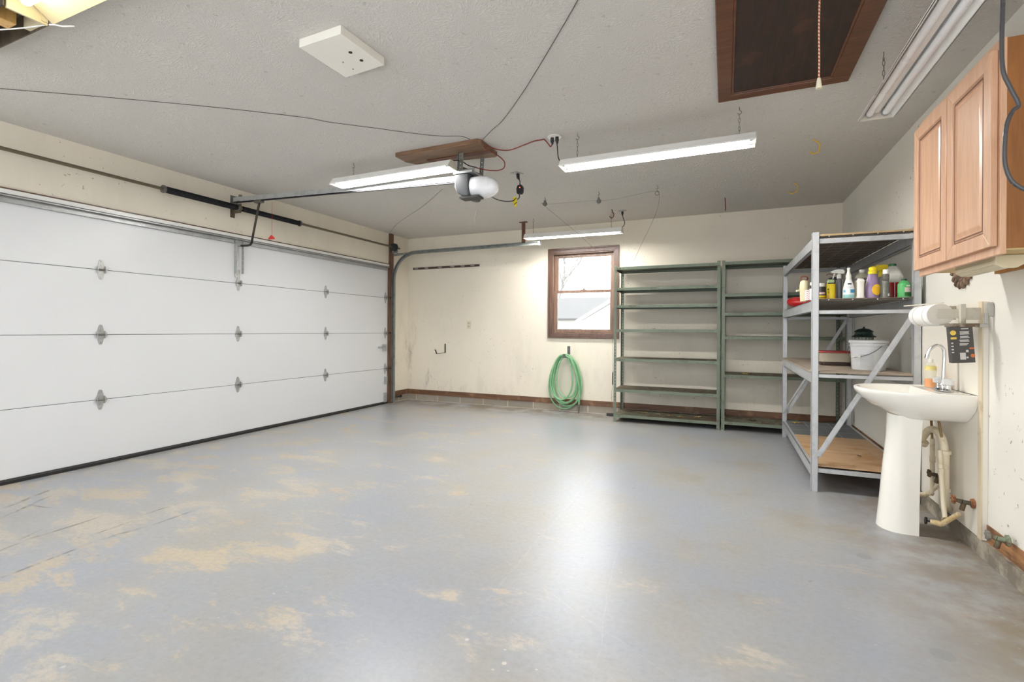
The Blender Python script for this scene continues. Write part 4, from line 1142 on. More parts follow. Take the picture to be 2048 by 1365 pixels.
# ------------------------------------------------------------ items on the rack
Z2 = 1.345 + 0.012
SHG = 'bottles on the second deck of the silver rack'
def bottle(name, label, cat, x, y, prof, m_, cap=None, capm=None, lab=None, labm=None, sx=1.0, sy=1.0, power=2.0, z=Z2, rz=0.0, group=SHG, extra=None, liquid=None):
    t = thing(name, label, cat, (x, y, z), rz, group)
    MB().lathe([(0.001, 0)] + prof, (0, 0, 0), n=28, sx=sx, sy=sy, power=power).build('body', m_, t, smooth=True, local=True)
    if cap: MB().lathe(cap, (0, 0, 0), n=20).build('cap', capm, t, smooth=True, local=True)
    if lab:
        for (r_, z0, z1, a0, a1), lm in zip(lab, labm):
            m = MB(); vs = []; n = 14
            for k in range(n + 1):
                a_ = a0 + (a1 - a0) * k / n; ca, sa = math.cos(a_), math.sin(a_)
                xx = math.copysign(abs(ca) ** (2 / power), ca) * r_ * sx; yy = math.copysign(abs(sa) ** (2 / power), sa) * r_ * sy
                vs += [(xx, yy, z0), (xx, yy, z1), (xx * 0.985, yy * 0.985, z1), (xx * 0.985, yy * 0.985, z0)]
            fs = []
            for k in range(n):
                o = k * 4
                for j in range(4): fs.append((o + j, o + (j + 1) % 4, o + 4 + (j + 1) % 4, o + 4 + j))
            fs += [(3, 2, 1, 0), (n * 4, n * 4 + 1, n * 4 + 2, n * 4 + 3)]
            m.add(vs, fs); m.build('label', lm, t, smooth=True, local=True)
    if extra: extra(t)
    return t
FA, FB = -PI * 0.95, -PI * 0.05       # label facing the room
YEL = mat('bright_yellow_plastic', (240, 214, 24), 0.35)
def trigger(t, x, y, z, m_, s=1.0, dirx=-1):
    m = MB()
    m.lathe([(0.013 * s, 0), (0.013 * s, 0.022 * s), (0.008 * s, 0.03 * s)], (x, y, z), n=14)
    m.prism([(x - dirx * 0.022 * s, z + 0.028 * s), (x + dirx * 0.040 * s, z + 0.036 * s), (x + dirx * 0.046 * s, z + 0.046 * s), (x + dirx * 0.01 * s, z + 0.058 * s), (x - dirx * 0.02 * s, z + 0.056 * s), (x - dirx * 0.028 * s, z + 0.04 * s)], 'y', y - 0.009 * s, y + 0.009 * s)
    m.prism([(x + dirx * 0.02 * s, z + 0.034 * s), (x + dirx * 0.028 * s, z + 0.034 * s), (x + dirx * 0.036 * s, z + 0.002 * s), (x + dirx * 0.03 * s, z)], 'y', y - 0.005 * s, y + 0.005 * s)
    m.build('spray_trigger', m_, t, local=True, bevel=0.001)
# cream pump sprayer with brown hose loops, behind at the far left
def ex(t):
    for k in range(3):
        MB().tube([Vector((0.018 * math.cos(a_ * PI / 6) * (1 + 0.25 * k), 0.006 * k, 0.175 + 0.016 * math.sin(a_ * PI / 6) * (1 + 0.2 * k))) for a_ in range(12)], 0.0022, 6, closed=True).build('hose_loop', mat('brown_thin_hose', (122, 66, 44), 0.5), t, local=True)
    MB().cyl((-0.03, -0.01, 0.085), (-0.055, -0.015, 0.08), 0.009, n=10).build('spout', mat('cream_sprayer_plastic', (214, 206, 170), 0.45), t, local=True)
bottle('pump_sprayer', 'cream round sprayer with brown thin hose loops behind rack post', 'sprayer', 0.548, 4.33, [(0.03, 0), (0.034, 0.08), (0.036, 0.12), (0.03, 0.15), (0.02, 0.16)], mat('cream_sprayer_plastic', (214, 206, 170), 0.45), extra=ex, sx=0.9)
m = thing('small_carton', 'small white carton with red pattern beside the rack post', 'carton', (0.545, 4.17, Z2), 0, SHG)
MB().box(-0.012, 0.012, -0.02, 0.02, 0, 0.075).build('box', WHITEP, m, local=True)
mm = MB()
for k in range(4): mm.prism([(-0.009, 0.008 + k * 0.016), (0, 0.014 + k * 0.016), (0.009, 0.008 + k * 0.016), (0.009, 0.011 + k * 0.016), (0, 0.018 + k * 0.016), (-0.009, 0.011 + k * 0.016)], 'y', -0.0208, -0.0198)
mm.build('red_zigzag', mat('red_print', (196, 60, 50), 0.5), m, local=True)
bottle('spray_can', 'white spray can with black band partly behind the rack post', 'spray can', 0.583, 4.16, [(0.024, 0), (0.024, 0.10), (0.022, 0.106), (0.016, 0.108)], WHITEP, cap=[(0.001, 0.104), (0.021, 0.104), (0.021, 0.125), (0.018, 0.129), (0.001, 0.129)], capm=WHITEP, lab=[(0.0246, 0.082, 0.106, -PI, PI)], labm=[BLACK])
LABY = mat('yellow_label_print', (236, 208, 30), 0.4)
bottle('spray_can', 'black spray can with yellow label right of the rack post', 'spray can', 0.632, 4.13, [(0.026, 0), (0.026, 0.085), (0.023, 0.092), (0.018, 0.094)], BLACK, cap=[(0.001, 0.09), (0.021, 0.09), (0.022, 0.112), (0.018, 0.118), (0.001, 0.118)], capm=mat('white_black_cap', (206, 204, 200), 0.35),
       lab=[(0.0266, 0.0, 0.012, FA, FB), (0.0266, 0.016, 0.028, FA, FB), (0.0268, 0.036, 0.052, FA + 0.7, FB - 0.7)], labm=[LABY, LABY, mat('pale_pink_print', (222, 190, 186), 0.5)])
bottle('spray_can', 'bright yellow spray can with black writing', 'spray can', 0.683, 4.10, [(0.0255, 0), (0.0255, 0.105), (0.023, 0.114), (0.019, 0.117)], YEL, cap=[(0.001, 0.112), (0.022, 0.114), (0.022, 0.132), (0.018, 0.138), (0.001, 0.138)], capm=mat('pale_green_cap', (176, 200, 150), 0.4),
       lab=[(0.0262, 0.108, 0.116, FA + 0.5, FB - 0.2), (0.026, 0.064, 0.074, FA + 0.4, FA + 0.8), (0.026, 0.040, 0.058, FA + 0.55, FA + 0.85), (0.026, 0.006, 0.03, FA + 0.2, FA + 0.7)], labm=[BLACK, BLACK, mat('dark_orange_print', (190, 120, 30), 0.5), mat('orange_print', (226, 170, 110), 0.5)])
def ex(t):
    trigger(t, 0, 0, 0.13, BLACK, 0.8, -1)
    MB().tube([(0.0, 0, 0.185), (-0.03, 0, 0.20), (-0.05, 0, 0.19)], 0.0022, 6, smooth=4).build('thin_tube', mat('dark_red_tube', (110, 40, 36), 0.5), t, local=True)
bottle('spray_bottle', 'amber bottle with black trigger behind the yellow can', 'spray bottle', 0.735, 4.29, [(0.028, 0), (0.029, 0.08), (0.024, 0.11), (0.013, 0.13)], mat('amber_plastic', (176, 112, 52), 0.3), extra=ex)
GREYB = mat('grey_plastic_bottle', (96, 98, 104), 0.35)
def ex(t): trigger(t, 0, 0, 0.148, mat('pale_grey_trigger', (206, 204, 196), 0.4), 1.15, -1)
bottle('spray_bottle', 'slim grey spray bottle with pale trigger head', 'spray bottle', 0.738, 4.13, [(0.018, 0), (0.019, 0.10), (0.018, 0.13), (0.012, 0.145), (0.010, 0.15)], GREYB, extra=ex)
m = bottle('spray_bottle', 'clear ribbed bottle between grey bottle and blue labelled bottle', 'spray bottle', 0.775, 4.25, [(0.024, 0), (0.026, 0.07), (0.022, 0.10), (0.012, 0.12), (0.012, 0.15)], m_trans('clear_greyish_plastic', (190, 190, 184), 0.2, 0.3))
AJ = mat('white_bottle_plastic', (232, 236, 236), 0.3, var=0.04)
def ex(t):
    m = MB(); m.lathe([(0.018, 0.135), (0.017, 0.145), (0.0165, 0.165), (0.013, 0.172), (0.012, 0.18), (0.009, 0.186), (0.0085, 0.202), (0.010, 0.206), (0.010, 0.215), (0.008, 0.217)], (0, 0, 0), n=16)
    m.build('nozzle', mat('cream_white_nozzle', (230, 230, 214), 0.4), t, local=True, smooth=True)
bottle('spray_bottle', 'white spray bottle with blue and aqua label', 'spray bottle', 0.785, 4.08, [(0.034, 0), (0.035, 0.02), (0.034, 0.07), (0.027, 0.105), (0.019, 0.13), (0.018, 0.137)], AJ, extra=ex, sy=0.75,
       lab=[(0.0352, 0.004, 0.028, FA + 0.2, FB - 0.2), (0.0355, 0.040, 0.064, FB - 1.25, FB - 0.15), (0.0355, 0.044, 0.06, FA + 0.3, FA + 0.75), (0.0285, 0.098, 0.107, FA + 1.1, FB - 0.9), (0.031, 0.082, 0.086, FA + 0.9, FB - 0.8), (0.033, 0.072, 0.076, FA + 0.9, FB - 0.9)],
       labm=[mat('aqua_print', (150, 206, 202), 0.4), mat('blue_print', (60, 150, 196), 0.4), mat('light_blue_print', (110, 180, 214), 0.4), BLACK, mat('grey_print', (160, 166, 168), 0.5), mat('grey_print', (160, 166, 168), 0.5)])
MILK = m_trans('cloudy_plastic', (196, 192, 170), 0.35, 0.12)
bottle('jug', 'cloudy plastic bottle with white cap and dark band behind white bottle', 'bottle', 0.905, 4.28, [(0.044, 0), (0.044, 0.13), (0.042, 0.17), (0.022, 0.196), (0.017, 0.20)], MILK, cap=[(0.001, 0.198), (0.018, 0.198), (0.018, 0.220), (0.016, 0.222), (0.001, 0.222)], capm=WHITEP, lab=[(0.0445, 0.140, 0.158, -PI, PI), (0.0445, 0.02, 0.135, FA + 0.2, FB - 0.5)], labm=[mat('brown_grey_band', (92, 84, 80), 0.4), mat('olive_print', (128, 118, 76), 0.5)], power=3.0)
bottle('bottle', 'plain white rectangular bottle in front of the cloudy bottle', 'bottle', 0.852, 4.07, [(0.024, 0), (0.0245, 0.012), (0.021, 0.02), (0.021, 0.11), (0.0225, 0.114), (0.0225, 0.125), (0.019, 0.130)], mat('offwhite_bottle', (234, 228, 220), 0.4, var=0.04), cap=[(0.001, 0.128), (0.018, 0.128), (0.018, 0.138), (0.001, 0.139)], capm=mat('offwhite_cap', (214, 210, 200), 0.4), power=3.4)
PURP = m_trans('lavender_clear_plastic', (166, 142, 178), 0.15, 0.2)
def ex(t):
    MB().lathe([(0.001, 0.001), (0.040, 0.001), (0.042, 0.012), (0.0415, 0.046), (0.001, 0.047)], (0, 0, 0), n=24, sy=0.75).build('purple_liquid', mat('dark_purple_liquid', (70, 54, 96), 0.2), t, local=True, smooth=True)
    m = MB(); prof = []
    # oval yellow label on the near side
    cols = []
    for k in range(17):
        u = -0.030 + 0.060 * k / 16
        v = 0.0375 * math.sqrt(max(0.0, 1 - (u / 0.0302) ** 2))
        th = -PI * 0.36 + u / 0.044
        for rr_ in (0.0472, 0.0462):
            for sg in (-1, 1):
                cols.append((rr_ * math.cos(th), rr_ * 0.80 * math.sin(th), 0.058 + sg * v))
    fs = []
    for k in range(16):
        o = 4 * k
        fs += [(o, o + 1, o + 5, o + 4), (o + 2, o + 6, o + 7, o + 3), (o + 1, o + 3, o + 7, o + 5), (o, o + 4, o + 6, o + 2)]
    m.add(cols, fs)
    lb = m.build('oval_label', mat('yellow_oval_label', (240, 190, 36), 0.35), t, local=True)
    m = MB()
    m.box(0.010, 0.026, -0.0372, -0.0340, 0.076, 0.080)
    m.build('label_print', mat('lilac_print', (200, 170, 170), 0.5), lb, local=True)
bottle('cleaner_bottle', 'purple cleaner bottle with yellow cap and yellow oval label', 'bottle', 0.925, 4.09, [(0.043, 0), (0.045, 0.015), (0.0445, 0.06), (0.040, 0.10), (0.030, 0.15), (0.027, 0.164), (0.026, 0.17)], PURP, cap=[(0.001, 0.168), (0.026, 0.168), (0.026, 0.186), (0.021, 0.190), (0.021, 0.194), (0.023, 0.20), (0.021, 0.212), (0.012, 0.219), (0.001, 0.22)], capm=YEL, sy=0.78, extra=ex)
def ex(t): trigger(t, 0, 0, 0.165, YEL, 1.5, 1)
bottle('spray_bottle', 'clear bottle with yellow trigger behind the purple bottle', 'spray bottle', 1.02, 4.28, [(0.034, 0), (0.035, 0.09), (0.028, 0.13), (0.014, 0.155), (0.013, 0.165)], m_trans('clear_greyish_plastic', (190, 190, 184), 0.2, 0.3), extra=ex)
def ex(t):
    m = MB(); m.lathe([(0.015, 0.118), (0.021, 0.122), (0.021, 0.155), (0.018, 0.162), (0.014, 0.164)], (0, 0, 0), n=16); m.build('collar', m_trans('smoky_plastic', (120, 116, 108), 0.2, 0.3), t, local=True, smooth=True)
bottle('bottle', 'slim grey bottle with white cap and small square label', 'bottle', 0.992, 4.06, [(0.022, 0), (0.0225, 0.035), (0.020, 0.04), (0.0205, 0.105), (0.020, 0.116), (0.015, 0.12)], mat('grey_green_plastic', (112, 114, 106), 0.3), cap=[(0.001, 0.16), (0.0165, 0.16), (0.0165, 0.19), (0.014, 0.194), (0.001, 0.194)], capm=WHITEP, lab=[(0.023, 0.012, 0.030, -PI * 0.38, -PI * 0.15)], labm=[WHITEP], extra=ex)
def jug_ex(t):
    MB().lathe([(0.001, 0.001), (0.053, 0.001), (0.0545, 0.01), (0.0545, 0.115), (0.001, 0.116)], (0, 0, 0), n=28, power=3.6).build('red_liquid', mat('red_fluid', (150, 16, 20), 0.2), t, local=True, smooth=True)
    m = MB().tube([(-0.012, -0.022, 0.215), (-0.02, -0.05, 0.19), (-0.02, -0.052, 0.165), (-0.018, -0.045, 0.15)], 0.009, 10, smooth=4); m.build('handle', mat('milky_white_plastic', (216, 214, 206), 0.4), t, local=True, smooth=True)
bottle('fluid_jug', 'milky jug of red fluid with a green cap', 'jug', 1.07, 4.22, [(0.055, 0), (0.0555, 0.012), (0.0555, 0.116), (0.057, 0.118), (0.057, 0.158), (0.055, 0.165), (0.040, 0.20), (0.026, 0.226), (0.022, 0.230)], mat('milky_white_plastic', (216, 214, 206), 0.4, var=0.04), cap=[(0.001, 0.228), (0.023, 0.228), (0.023, 0.246), (0.021, 0.248), (0.001, 0.248)], capm=mat('green_cap', (52, 112, 70), 0.4), power=3.6,
       lab=[(0.0562, 0.006, 0.114, -PI, PI)], labm=[mat('red_fluid_band', (168, 18, 24), 0.25)])
bottle('bottle', 'small green bottle with dark green cap, rightmost on the deck', 'bottle', 1.095, 4.065, [(0.0355, 0), (0.0365, 0.008), (0.0365, 0.088), (0.034, 0.094), (0.020, 0.112), (0.014, 0.114)], mat('leaf_green_plastic', (86, 176, 102), 0.3), cap=[(0.001, 0.112), (0.0145, 0.112), (0.0145, 0.126), (0.001, 0.127)], capm=mat('dark_green_cap', (30, 76, 56), 0.4),
       lab=[(0.0371, 0.036, 0.066, -PI * 0.55, -PI * 0.12), (0.0371, 0.010, 0.034, -PI * 0.55, -PI * 0.12), (0.0371, 0.072, 0.082, -PI * 0.48, -PI * 0.25)], labm=[mat('pinkish_label', (214, 196, 190), 0.5), mat('deep_green_label', (44, 104, 40), 0.4), mat('cream_print', (230, 236, 206), 0.5)])
# red tapered plastic bat lying on the deck
m = MB(); ax0, ax1 = Vector((0.55, 5.30, 1.405)), Vector((0.78, 4.75, 1.378))
N_ = 14; pr = [0.004, 0.024, 0.036, 0.043, 0.046, 0.047, 0.046, 0.044, 0.041, 0.037, 0.033, 0.029, 0.026, 0.024, 0.004]
tt_ = [0, 0.012, 0.035, 0.07, 0.12, 0.2, 0.3, 0.4, 0.5, 0.6, 0.7, 0.8, 0.9, 0.99, 1.0]
m.tube([ax0.lerp(ax1, q) for q in tt_], pr, 20)
one(m, 'plastic_bat', mat('glossy_red_plastic', (172, 14, 18), 0.12), 'glossy red tapered plastic piece sticking out over the left beam', 'plastic bat', smooth=True)

Z3 = 0.835 + 0.012
bk = thing('plastic_bucket', 'white plastic pail with lid and wire handle on the middle deck', 'bucket', (0.965, 4.36, Z3), 0.0)
MB().lathe([(0.001, 0), (0.100, 0), (0.103, 0.006), (0.112, 0.17), (0.119, 0.172), (0.119, 0.178), (0.113, 0.182), (0.114, 0.195), (0.001, 0.195)], n=40).build('pail', mat('white_pail_plastic', (226, 228, 230), 0.35, var=0.03), bk, smooth=True, local=True)
MB().lathe([(0.001, 0.196), (0.117, 0.196), (0.122, 0.199), (0.122, 0.214), (0.118, 0.218), (0.108, 0.216), (0.104, 0.212), (0.001, 0.212)], n=40).build('lid', mat('white_lid_plastic', (232, 232, 230), 0.35, var=0.03), bk, smooth=True, local=True)
hp = []
for k in range(13):
    a_ = PI * k / 12
    hp.append(Vector((-0.118 * math.cos(a_) * 0.8 - 0.03, -0.09 - 0.045 * math.sin(a_), 0.178 - 0.085 * math.sin(a_) + 0.0 * k)))
hp = [Vector((0.055, -0.108, 0.178)), Vector((0.02, -0.118, 0.145)), Vector((-0.03, -0.122, 0.115)), Vector((-0.08, -0.11, 0.098)), Vector((-0.115, -0.07, 0.092)), Vector((-0.128, -0.02, 0.10)), Vector((-0.125, 0.03, 0.14)), Vector((-0.105, 0.055, 0.178))]
hd = MB().tube(hp, 0.0022, 6, smooth=5).build('wire_handle', STEEL, bk, local=True)
MB().cyl((-0.070, -0.118, 0.100), (-0.118, -0.066, 0.092), 0.006, n=10).build('grip', WHITEP, hd, local=True)
m = MB(); vs = []; n = 10
for k in range(n + 1):
    a_ = -PI * 0.72 + 0.75 * k / n
    for z_, r_ in ((0.02, 0.1055), (0.115, 0.1105)): vs.append((r_ * math.cos(a_), r_ * math.sin(a_), z_))
vs += [(x * 0.99, y * 0.99, z_) for x, y, z_ in vs]
q = 2 * (n + 1)
m.add(vs, [(2 * k, 2 * k + 1, 2 * k + 3, 2 * k + 2) for k in range(n)] + [(q + 2 * k, q + 2 * k + 2, q + 2 * k + 3, q + 2 * k + 1) for k in range(n)])
m.build('faded_label', mat('faded_grey_label', (206, 208, 210), 0.5), bk, local=True)
ln = thing('camping_lantern', 'dark green metal camping lantern behind the white pail', 'lantern', (1.00, 4.66, Z3))
DGRN = mat('dark_green_enamel', (34, 52, 44), 0.35)
MB().lathe([(0.001, 0), (0.085, 0), (0.088, 0.02), (0.085, 0.07), (0.05, 0.09), (0.04, 0.11)], n=28).build('fuel_tank', DGRN, ln, smooth=True, local=True)
MB().lathe([(0.055, 0.11), (0.062, 0.115), (0.062, 0.24), (0.055, 0.245)], n=28).build('glass_globe', m_trans('lantern_glass', (190, 196, 190), 0.05, 0.7), ln, smooth=True, local=True)
MB().lathe([(0.001, 0.235), (0.078, 0.236), (0.082, 0.242), (0.064, 0.252), (0.058, 0.262), (0.056, 0.275), (0.066, 0.276), (0.060, 0.286), (0.034, 0.302), (0.008, 0.306), (0.006, 0.318), (0.001, 0.319)], n=28).build('ventilator', DGRN, ln, smooth=True, local=True)
m = MB()
for k in range(8):
    a_ = 2 * PI * k / 8; m.cyl((0.063 * math.cos(a_), 0.063 * math.sin(a_), 0.10), (0.063 * math.cos(a_), 0.063 * math.sin(a_), 0.24), 0.0022, n=6)
m.build('guard_rods', DGRN, ln, local=True)
tb = thing('food_container', 'tan oblong storage tub with red lid on the middle deck', 'container', (0.835, 4.80, Z3), 0.0)
MB().lathe([(0.001, 0), (0.090, 0.0), (0.096, 0.008), (0.100, 0.030)], n=32, sx=1.2, sy=0.9, power=5).build('dark_base', mat('dark_brown_base', (72, 60, 54), 0.5), tb, smooth=True, local=True)
MB().lathe([(0.095, 0.030), (0.101, 0.031), (0.108, 0.10), (0.110, 0.104), (0.001, 0.104)], n=32, sx=1.2, sy=0.9, power=5).build('tub', mat('tan_plastic_tub', (178, 168, 150), 0.4), tb, smooth=True, local=True)
MB().lathe([(0.001, 0.105), (0.113, 0.105), (0.115, 0.109), (0.113, 0.117), (0.106, 0.119), (0.001, 0.116)], n=32, sx=1.2, sy=0.9, power=5).build('lid', mat('red_plastic_lid', (156, 40, 40), 0.35), tb, smooth=True, local=True)

# ------------------------------------------------------------ wall cabinet
kb = thing('wall_cabinet', 'maple wall cabinet with two raised panel doors above the sink', 'cabinet', (1.04, 2.68, 1.405))
CY0, CY1, CZ0, CZ1, CXF = 2.285, 3.075, 1.405, 2.175, 0.890
MB().box(CXF + 0.018, C - 0.0005, CY0 + 0.002, CY1 - 0.002, CZ0 + 0.020, CZ1 - 0.002).build('body', CABS, kb, bevel=0.001)
MB().box(CXF + 0.018, C - 0.001, CY0 + 0.006, CY1 - 0.006, CZ0 + 0.014, CZ0 + 0.0199).build('bottom_panel', TAN, kb)
m = MB(); m.box(C - 0.02, C - 0.001, CY0 + 0.006, CY1 - 0.006, CZ0 - 0.0, CZ0 + 0.0139); m.build('hanging_rail', mat('amber_rail', (176, 124, 62), 0.6), kb)
m = MB(); m.box(CXF, CXF + 0.018, CY0, CY0 + 0.04, CZ0, CZ1); m.box(CXF, CXF + 0.018, CY1 - 0.04, CY1, CZ0, CZ1); m.box(CXF, CXF + 0.018, CY0 + 0.04, CY1 - 0.04, CZ0, CZ0 + 0.045); m.box(CXF, CXF + 0.018, CY0 + 0.04, CY1 - 0.04, CZ1 - 0.05, CZ1); m.box(CXF, CXF + 0.018, 2.66, 2.71, CZ0 + 0.045, CZ1 - 0.05)
m.build('face_frame', CABF, kb, bevel=0.0015)
def cab_door(y0, y1):
    z0, z1 = CZ0 + 0.030, CZ1 - 0.035
    fw = 0.055
    x1, x0 = CXF - 0.001, CXF - 0.021
    m = MB()
    m.prism([(y0, z0), (y0, z1), (y0 + fw, z1 - fw), (y0 + fw, z0 + fw)], 'x', x0, x1); m.prism([(y1, z0), (y1 - fw, z0 + fw), (y1 - fw, z1 - fw), (y1, z1)], 'x', x0, x1)
    m.prism([(y0, z0), (y0 + fw, z0 + fw), (y1 - fw, z0 + fw), (y1, z0)], 'x', x0, x1); m.prism([(y0, z1), (y1, z1), (y1 - fw, z1 - fw), (y0 + fw, z1 - fw)], 'x', x0, x1)
    d = m.build('door', CABF, kb, bevel=0.002)
    m = MB()
    a0, a1, b0, b1 = y0 + fw, y1 - fw, z0 + fw, z1 - fw
    def rg(i, x): return [(x, a0 + i, b0 + i), (x, a1 - i, b0 + i), (x, a1 - i, b1 - i), (x, a0 + i, b1 - i)]
    m.rings([rg(0, x0 + 0.001), rg(0.004, x0 + 0.008), rg(0.010, x0 + 0.008), rg(0.012, x0 + 0.004), rg(0.016, x0 + 0.004), rg(0.019, x0 + 0.009), rg(0.024, x0 + 0.009), rg(0.040, x0 + 0.004), rg(0.044, x0 + 0.0035)], False, True)
    m.build('raised_panel', CABF, d)
    g = MB()
    for i0, i1 in ((0.0045, 0.0065), (0.0125, 0.0155)):
        xg = x0 + (0.0068 if i0 < 0.01 else 0.003)
        g.box(xg, xg + 0.001, a0 + i0, a0 + i1, b0 + i0, b1 - i0); g.box(xg, xg + 0.001, a1 - i1, a1 - i0, b0 + i0, b1 - i0)
        g.box(xg, xg + 0.001, a0 + i0, a1 - i0, b0 + i0, b0 + i1); g.box(xg, xg + 0.001, a0 + i0, a1 - i0, b1 - i1, b1 - i0)
    g.build('dark_moulding_line', mat('dark_brown_moulding', (92, 54, 40), 0.4), d)  # thin dark brown strips along the panel moulding
cab_door(2.300, 2.682)
cab_door(2.690, 3.084)
ul = thing('under_cabinet_light', 'cream under cabinet light fixture below the wooden cabinet', 'light fixture', (0.98, 2.60, 1.36))
CRM = mat('cream_fixture_metal', (208, 196, 166), 0.45)
MB().prism([(0.935, 1.4175), (0.935, 1.385), (0.955, 1.372), (0.99, 1.372), (1.01, 1.385), (1.01, 1.4175)], 'y', 2.44, 2.79).build('housing', CRM, ul, bevel=0.002)
m = MB(); m.box(0.931, 0.9355, 2.445, 2.785, 1.399, 1.402); m.box(0.937, 0.942, 2.445, 2.785, 1.382, 1.3845); m.build('ribs', mat('shaded_cream_rib', (180, 168, 140), 0.5), ul)
MB().prism([(0.930, 1.418), (0.930, 1.382), (0.952, 1.368), (0.993, 1.368), (1.014, 1.382), (1.014, 1.418)], 'y', 2.42, 2.44).build('end_cap', CRM, ul, bevel=0.003)

# carved rosette on the wall behind the cabinet
ro = thing('carved_rosette', 'brown carved rosette ornament on wall beyond the cabinet', 'ornament', (1.17, 3.45, 1.50))
BRZ = m_worn('bronze_brown_resin', (124, 100, 80), (82, 60, 46), 0.55, 0.5, 0.1, 30)
m = MB(); rc_, yc_, zc_ = 0.128, 3.455, 1.50
m.lathe([(0.118, 0.0), (0.118, -0.008), (0.104, -0.014), (0.098, -0.010), (0.088, -0.018), (0.080, -0.016), (0.070, -0.006), (0.055, -0.012), (0.03, -0.022), (0.001, -0.026)], (C - 0.0005, yc_, zc_), n=40, axis='x')
m.build('disc', BRZ, ro, smooth=True)
for k in range(18):
    a_ = 2 * PI * k / 18
    cx_, cz_ = yc_ + 0.112 * math.cos(a_), zc_ + 0.112 * math.sin(a_)
    if cz_ > 1.56: pass
    m = MB(); dvec = Vector((0, math.cos(a_), math.sin(a_)))
    base = Vector((C - 0.010, yc_, zc_))
    m.tube([base + dvec * 0.090, base + dvec * 0.105, base + dvec * 0.125, base + dvec * 0.138], [0.006, 0.014, 0.013, 0.003], 8)
    m.build('petal', BRZ, ro, smooth=True)

# ------------------------------------------------------------ sink and splash board
sb = thing('splash_board', 'white painted board behind the sink with a cream edge strip', 'wall board', (C, 3.6, 0.06))
m = MB(); m.box(C - 0.020, C - 0.0005, 3.172, 4.02, 0.088, 1.280); m.build('panel', mat('white_splash_board', (232, 226, 214), 0.45, var=0.05, vscale=3), sb)
m = MB(); m.box(C - 0.026, C - 0.0202, 3.172, 3.212, 0.088, 1.2815); m.build('edge_strip', m_worn('worn_cream_strip', (218, 204, 176), (168, 140, 104), 0.66, 0.5), sb)
WB = C - 0.021
sk = thing('pedestal_sink', 'white porcelain pedestal sink mounted against the board', 'sink', (0.93, 3.48, 0.0))
def rim(t_, inset=0.0):
    """outline of the basin at level t_ (0 rim .. 1 bottom), counter-clockwise"""
    hw = 0.268 - 0.02 * t_ - 0.115 * t_ ** 2.2 - inset
    xf = 0.703 + 0.035 * t_ + 0.16 * t_ ** 1.6 + inset
    xs_ = 0.99 + 0.02 * t_
    xr = WB - 0.001 - inset * 0.0
    pts = []
    yc = 3.48
    for k in range(25):
        a_ = -PI / 2 + PI * k / 24
        pts.append((xs_ - (xs_ - xf) * abs(math.cos(a_)) ** 0.86, yc + hw * math.copysign(abs(math.sin(a_)) ** 0.92, math.sin(a_))))
    for k in range(1, 5): pts.append((xs_ + (xr - xs_) * k / 4, yc + hw))
    for k in range(1, 8): pts.append((xr, yc + hw - 2 * hw * k / 8))
    for k in range(4, 0, -1): pts.append((xs_ + (xr - xs_) * k / 4, yc - hw))
    return pts
rs_ = []
for z_, t_, ins in ((0.640, 1.0, 0.03), (0.645, 0.99, 0.008), (0.660, 0.90, 0.0), (0.690, 0.70, 0.0), (0.720, 0.48, 0.0), (0.750, 0.26, 0.0), (0.775, 0.10, 0.0), (0.792, 0.0, 0.0), (0.800, 0.0, 0.002), (0.803, 0.0, 0.008), (0.801, 0.0, 0.016)):
    rs_.append([(x, y, z_) for x, y in rim(t_, ins)])
base_r = rim(0.0, 0.016)
bc = (0.90, 3.48)
n_ = len(base_r)
for z_, sc_ in ((0.797, 1.0), (0.780, 0.93), (0.740, 0.84), (0.705, 0.66), (0.690, 0.40), (0.686, 0.12)):
    ring = []
    for x, y in base_r:
        lx = min(x, 1.035 if sc_ <= 1.0 and z_ < 0.8 else x)
        ring.append((bc[0] + (lx - bc[0]) * sc_, bc[1] + (y - bc[1]) * sc_ * (0.93 if z_ < 0.79 else 0.95), z_))
    rs_.append(ring)
m = MB().rings(rs_)
m.build('basin', PORC, sk, smooth=True)
pr_ = []
for z_, w_, xf in ((0.0, 0.118, 0.812), (0.02, 0.116, 0.814), (0.15, 0.104, 0.826), (0.35, 0.094, 0.842), (0.52, 0.090, 0.858), (0.60, 0.094, 0.862), (0.655, 0.100, 0.864)):
    xr = 1.00 - 0.02 * (1 - z_ / 0.655)
    ring = []
    for k in range(17):
        a_ = -PI / 2 + PI * k / 16
        ring.append((0.93 - (0.93 - xf) * abs(math.cos(a_)) ** 0.8, 3.48 + w_ * math.sin(a_), z_))
    ring.append((xr, 3.48 + w_ * 0.98, z_))
    ring.append((xr - 0.008, 3.48 + (w_ - 0.010), z_))
    for k in range(17):
        a_ = PI / 2 - PI * k / 16
        ring.append((0.935 - (0.925 - xf) * abs(math.cos(a_)) ** 0.8, 3.48 + (w_ - 0.011) * math.sin(a_), z_))
    ring.append((xr - 0.008, 3.48 - (w_ - 0.010), z_)); ring.append((xr, 3.48 - w_ * 0.98, z_))
    pr_.append(ring)
MB().rings(pr_).build('pedestal', PORC, sk, smooth=True)
MB().cyl((0.90, 3.48, 0.685), (0.90, 3.48, 0.690), 0.022, n=20).build('drain', CHROME, sk)
MB().cyl((1.10, 3.2135, 0.668), (1.10, 3.2105, 0.668), 0.006, n=10)
fc = thing('faucet', 'chrome gooseneck faucet with clear knobs on the sink deck', 'faucet', (1.105, 3.46, 0.801))
m = MB(); m.lathe([(0.001, 0), (0.03, 0), (0.031, 0.004), (0.026, 0.014), (0.001, 0.015)], (1.108, 3.46, 0.8025), n=28, sy=2.9, power=2.6); m.build('base_plate', CHROME, fc, smooth=True)
m = MB(); m.lathe([(0.016, 0.012), (0.018, 0.018), (0.013, 0.035), (0.010, 0.04)], (1.110, 3.46, 0.8025), n=18)
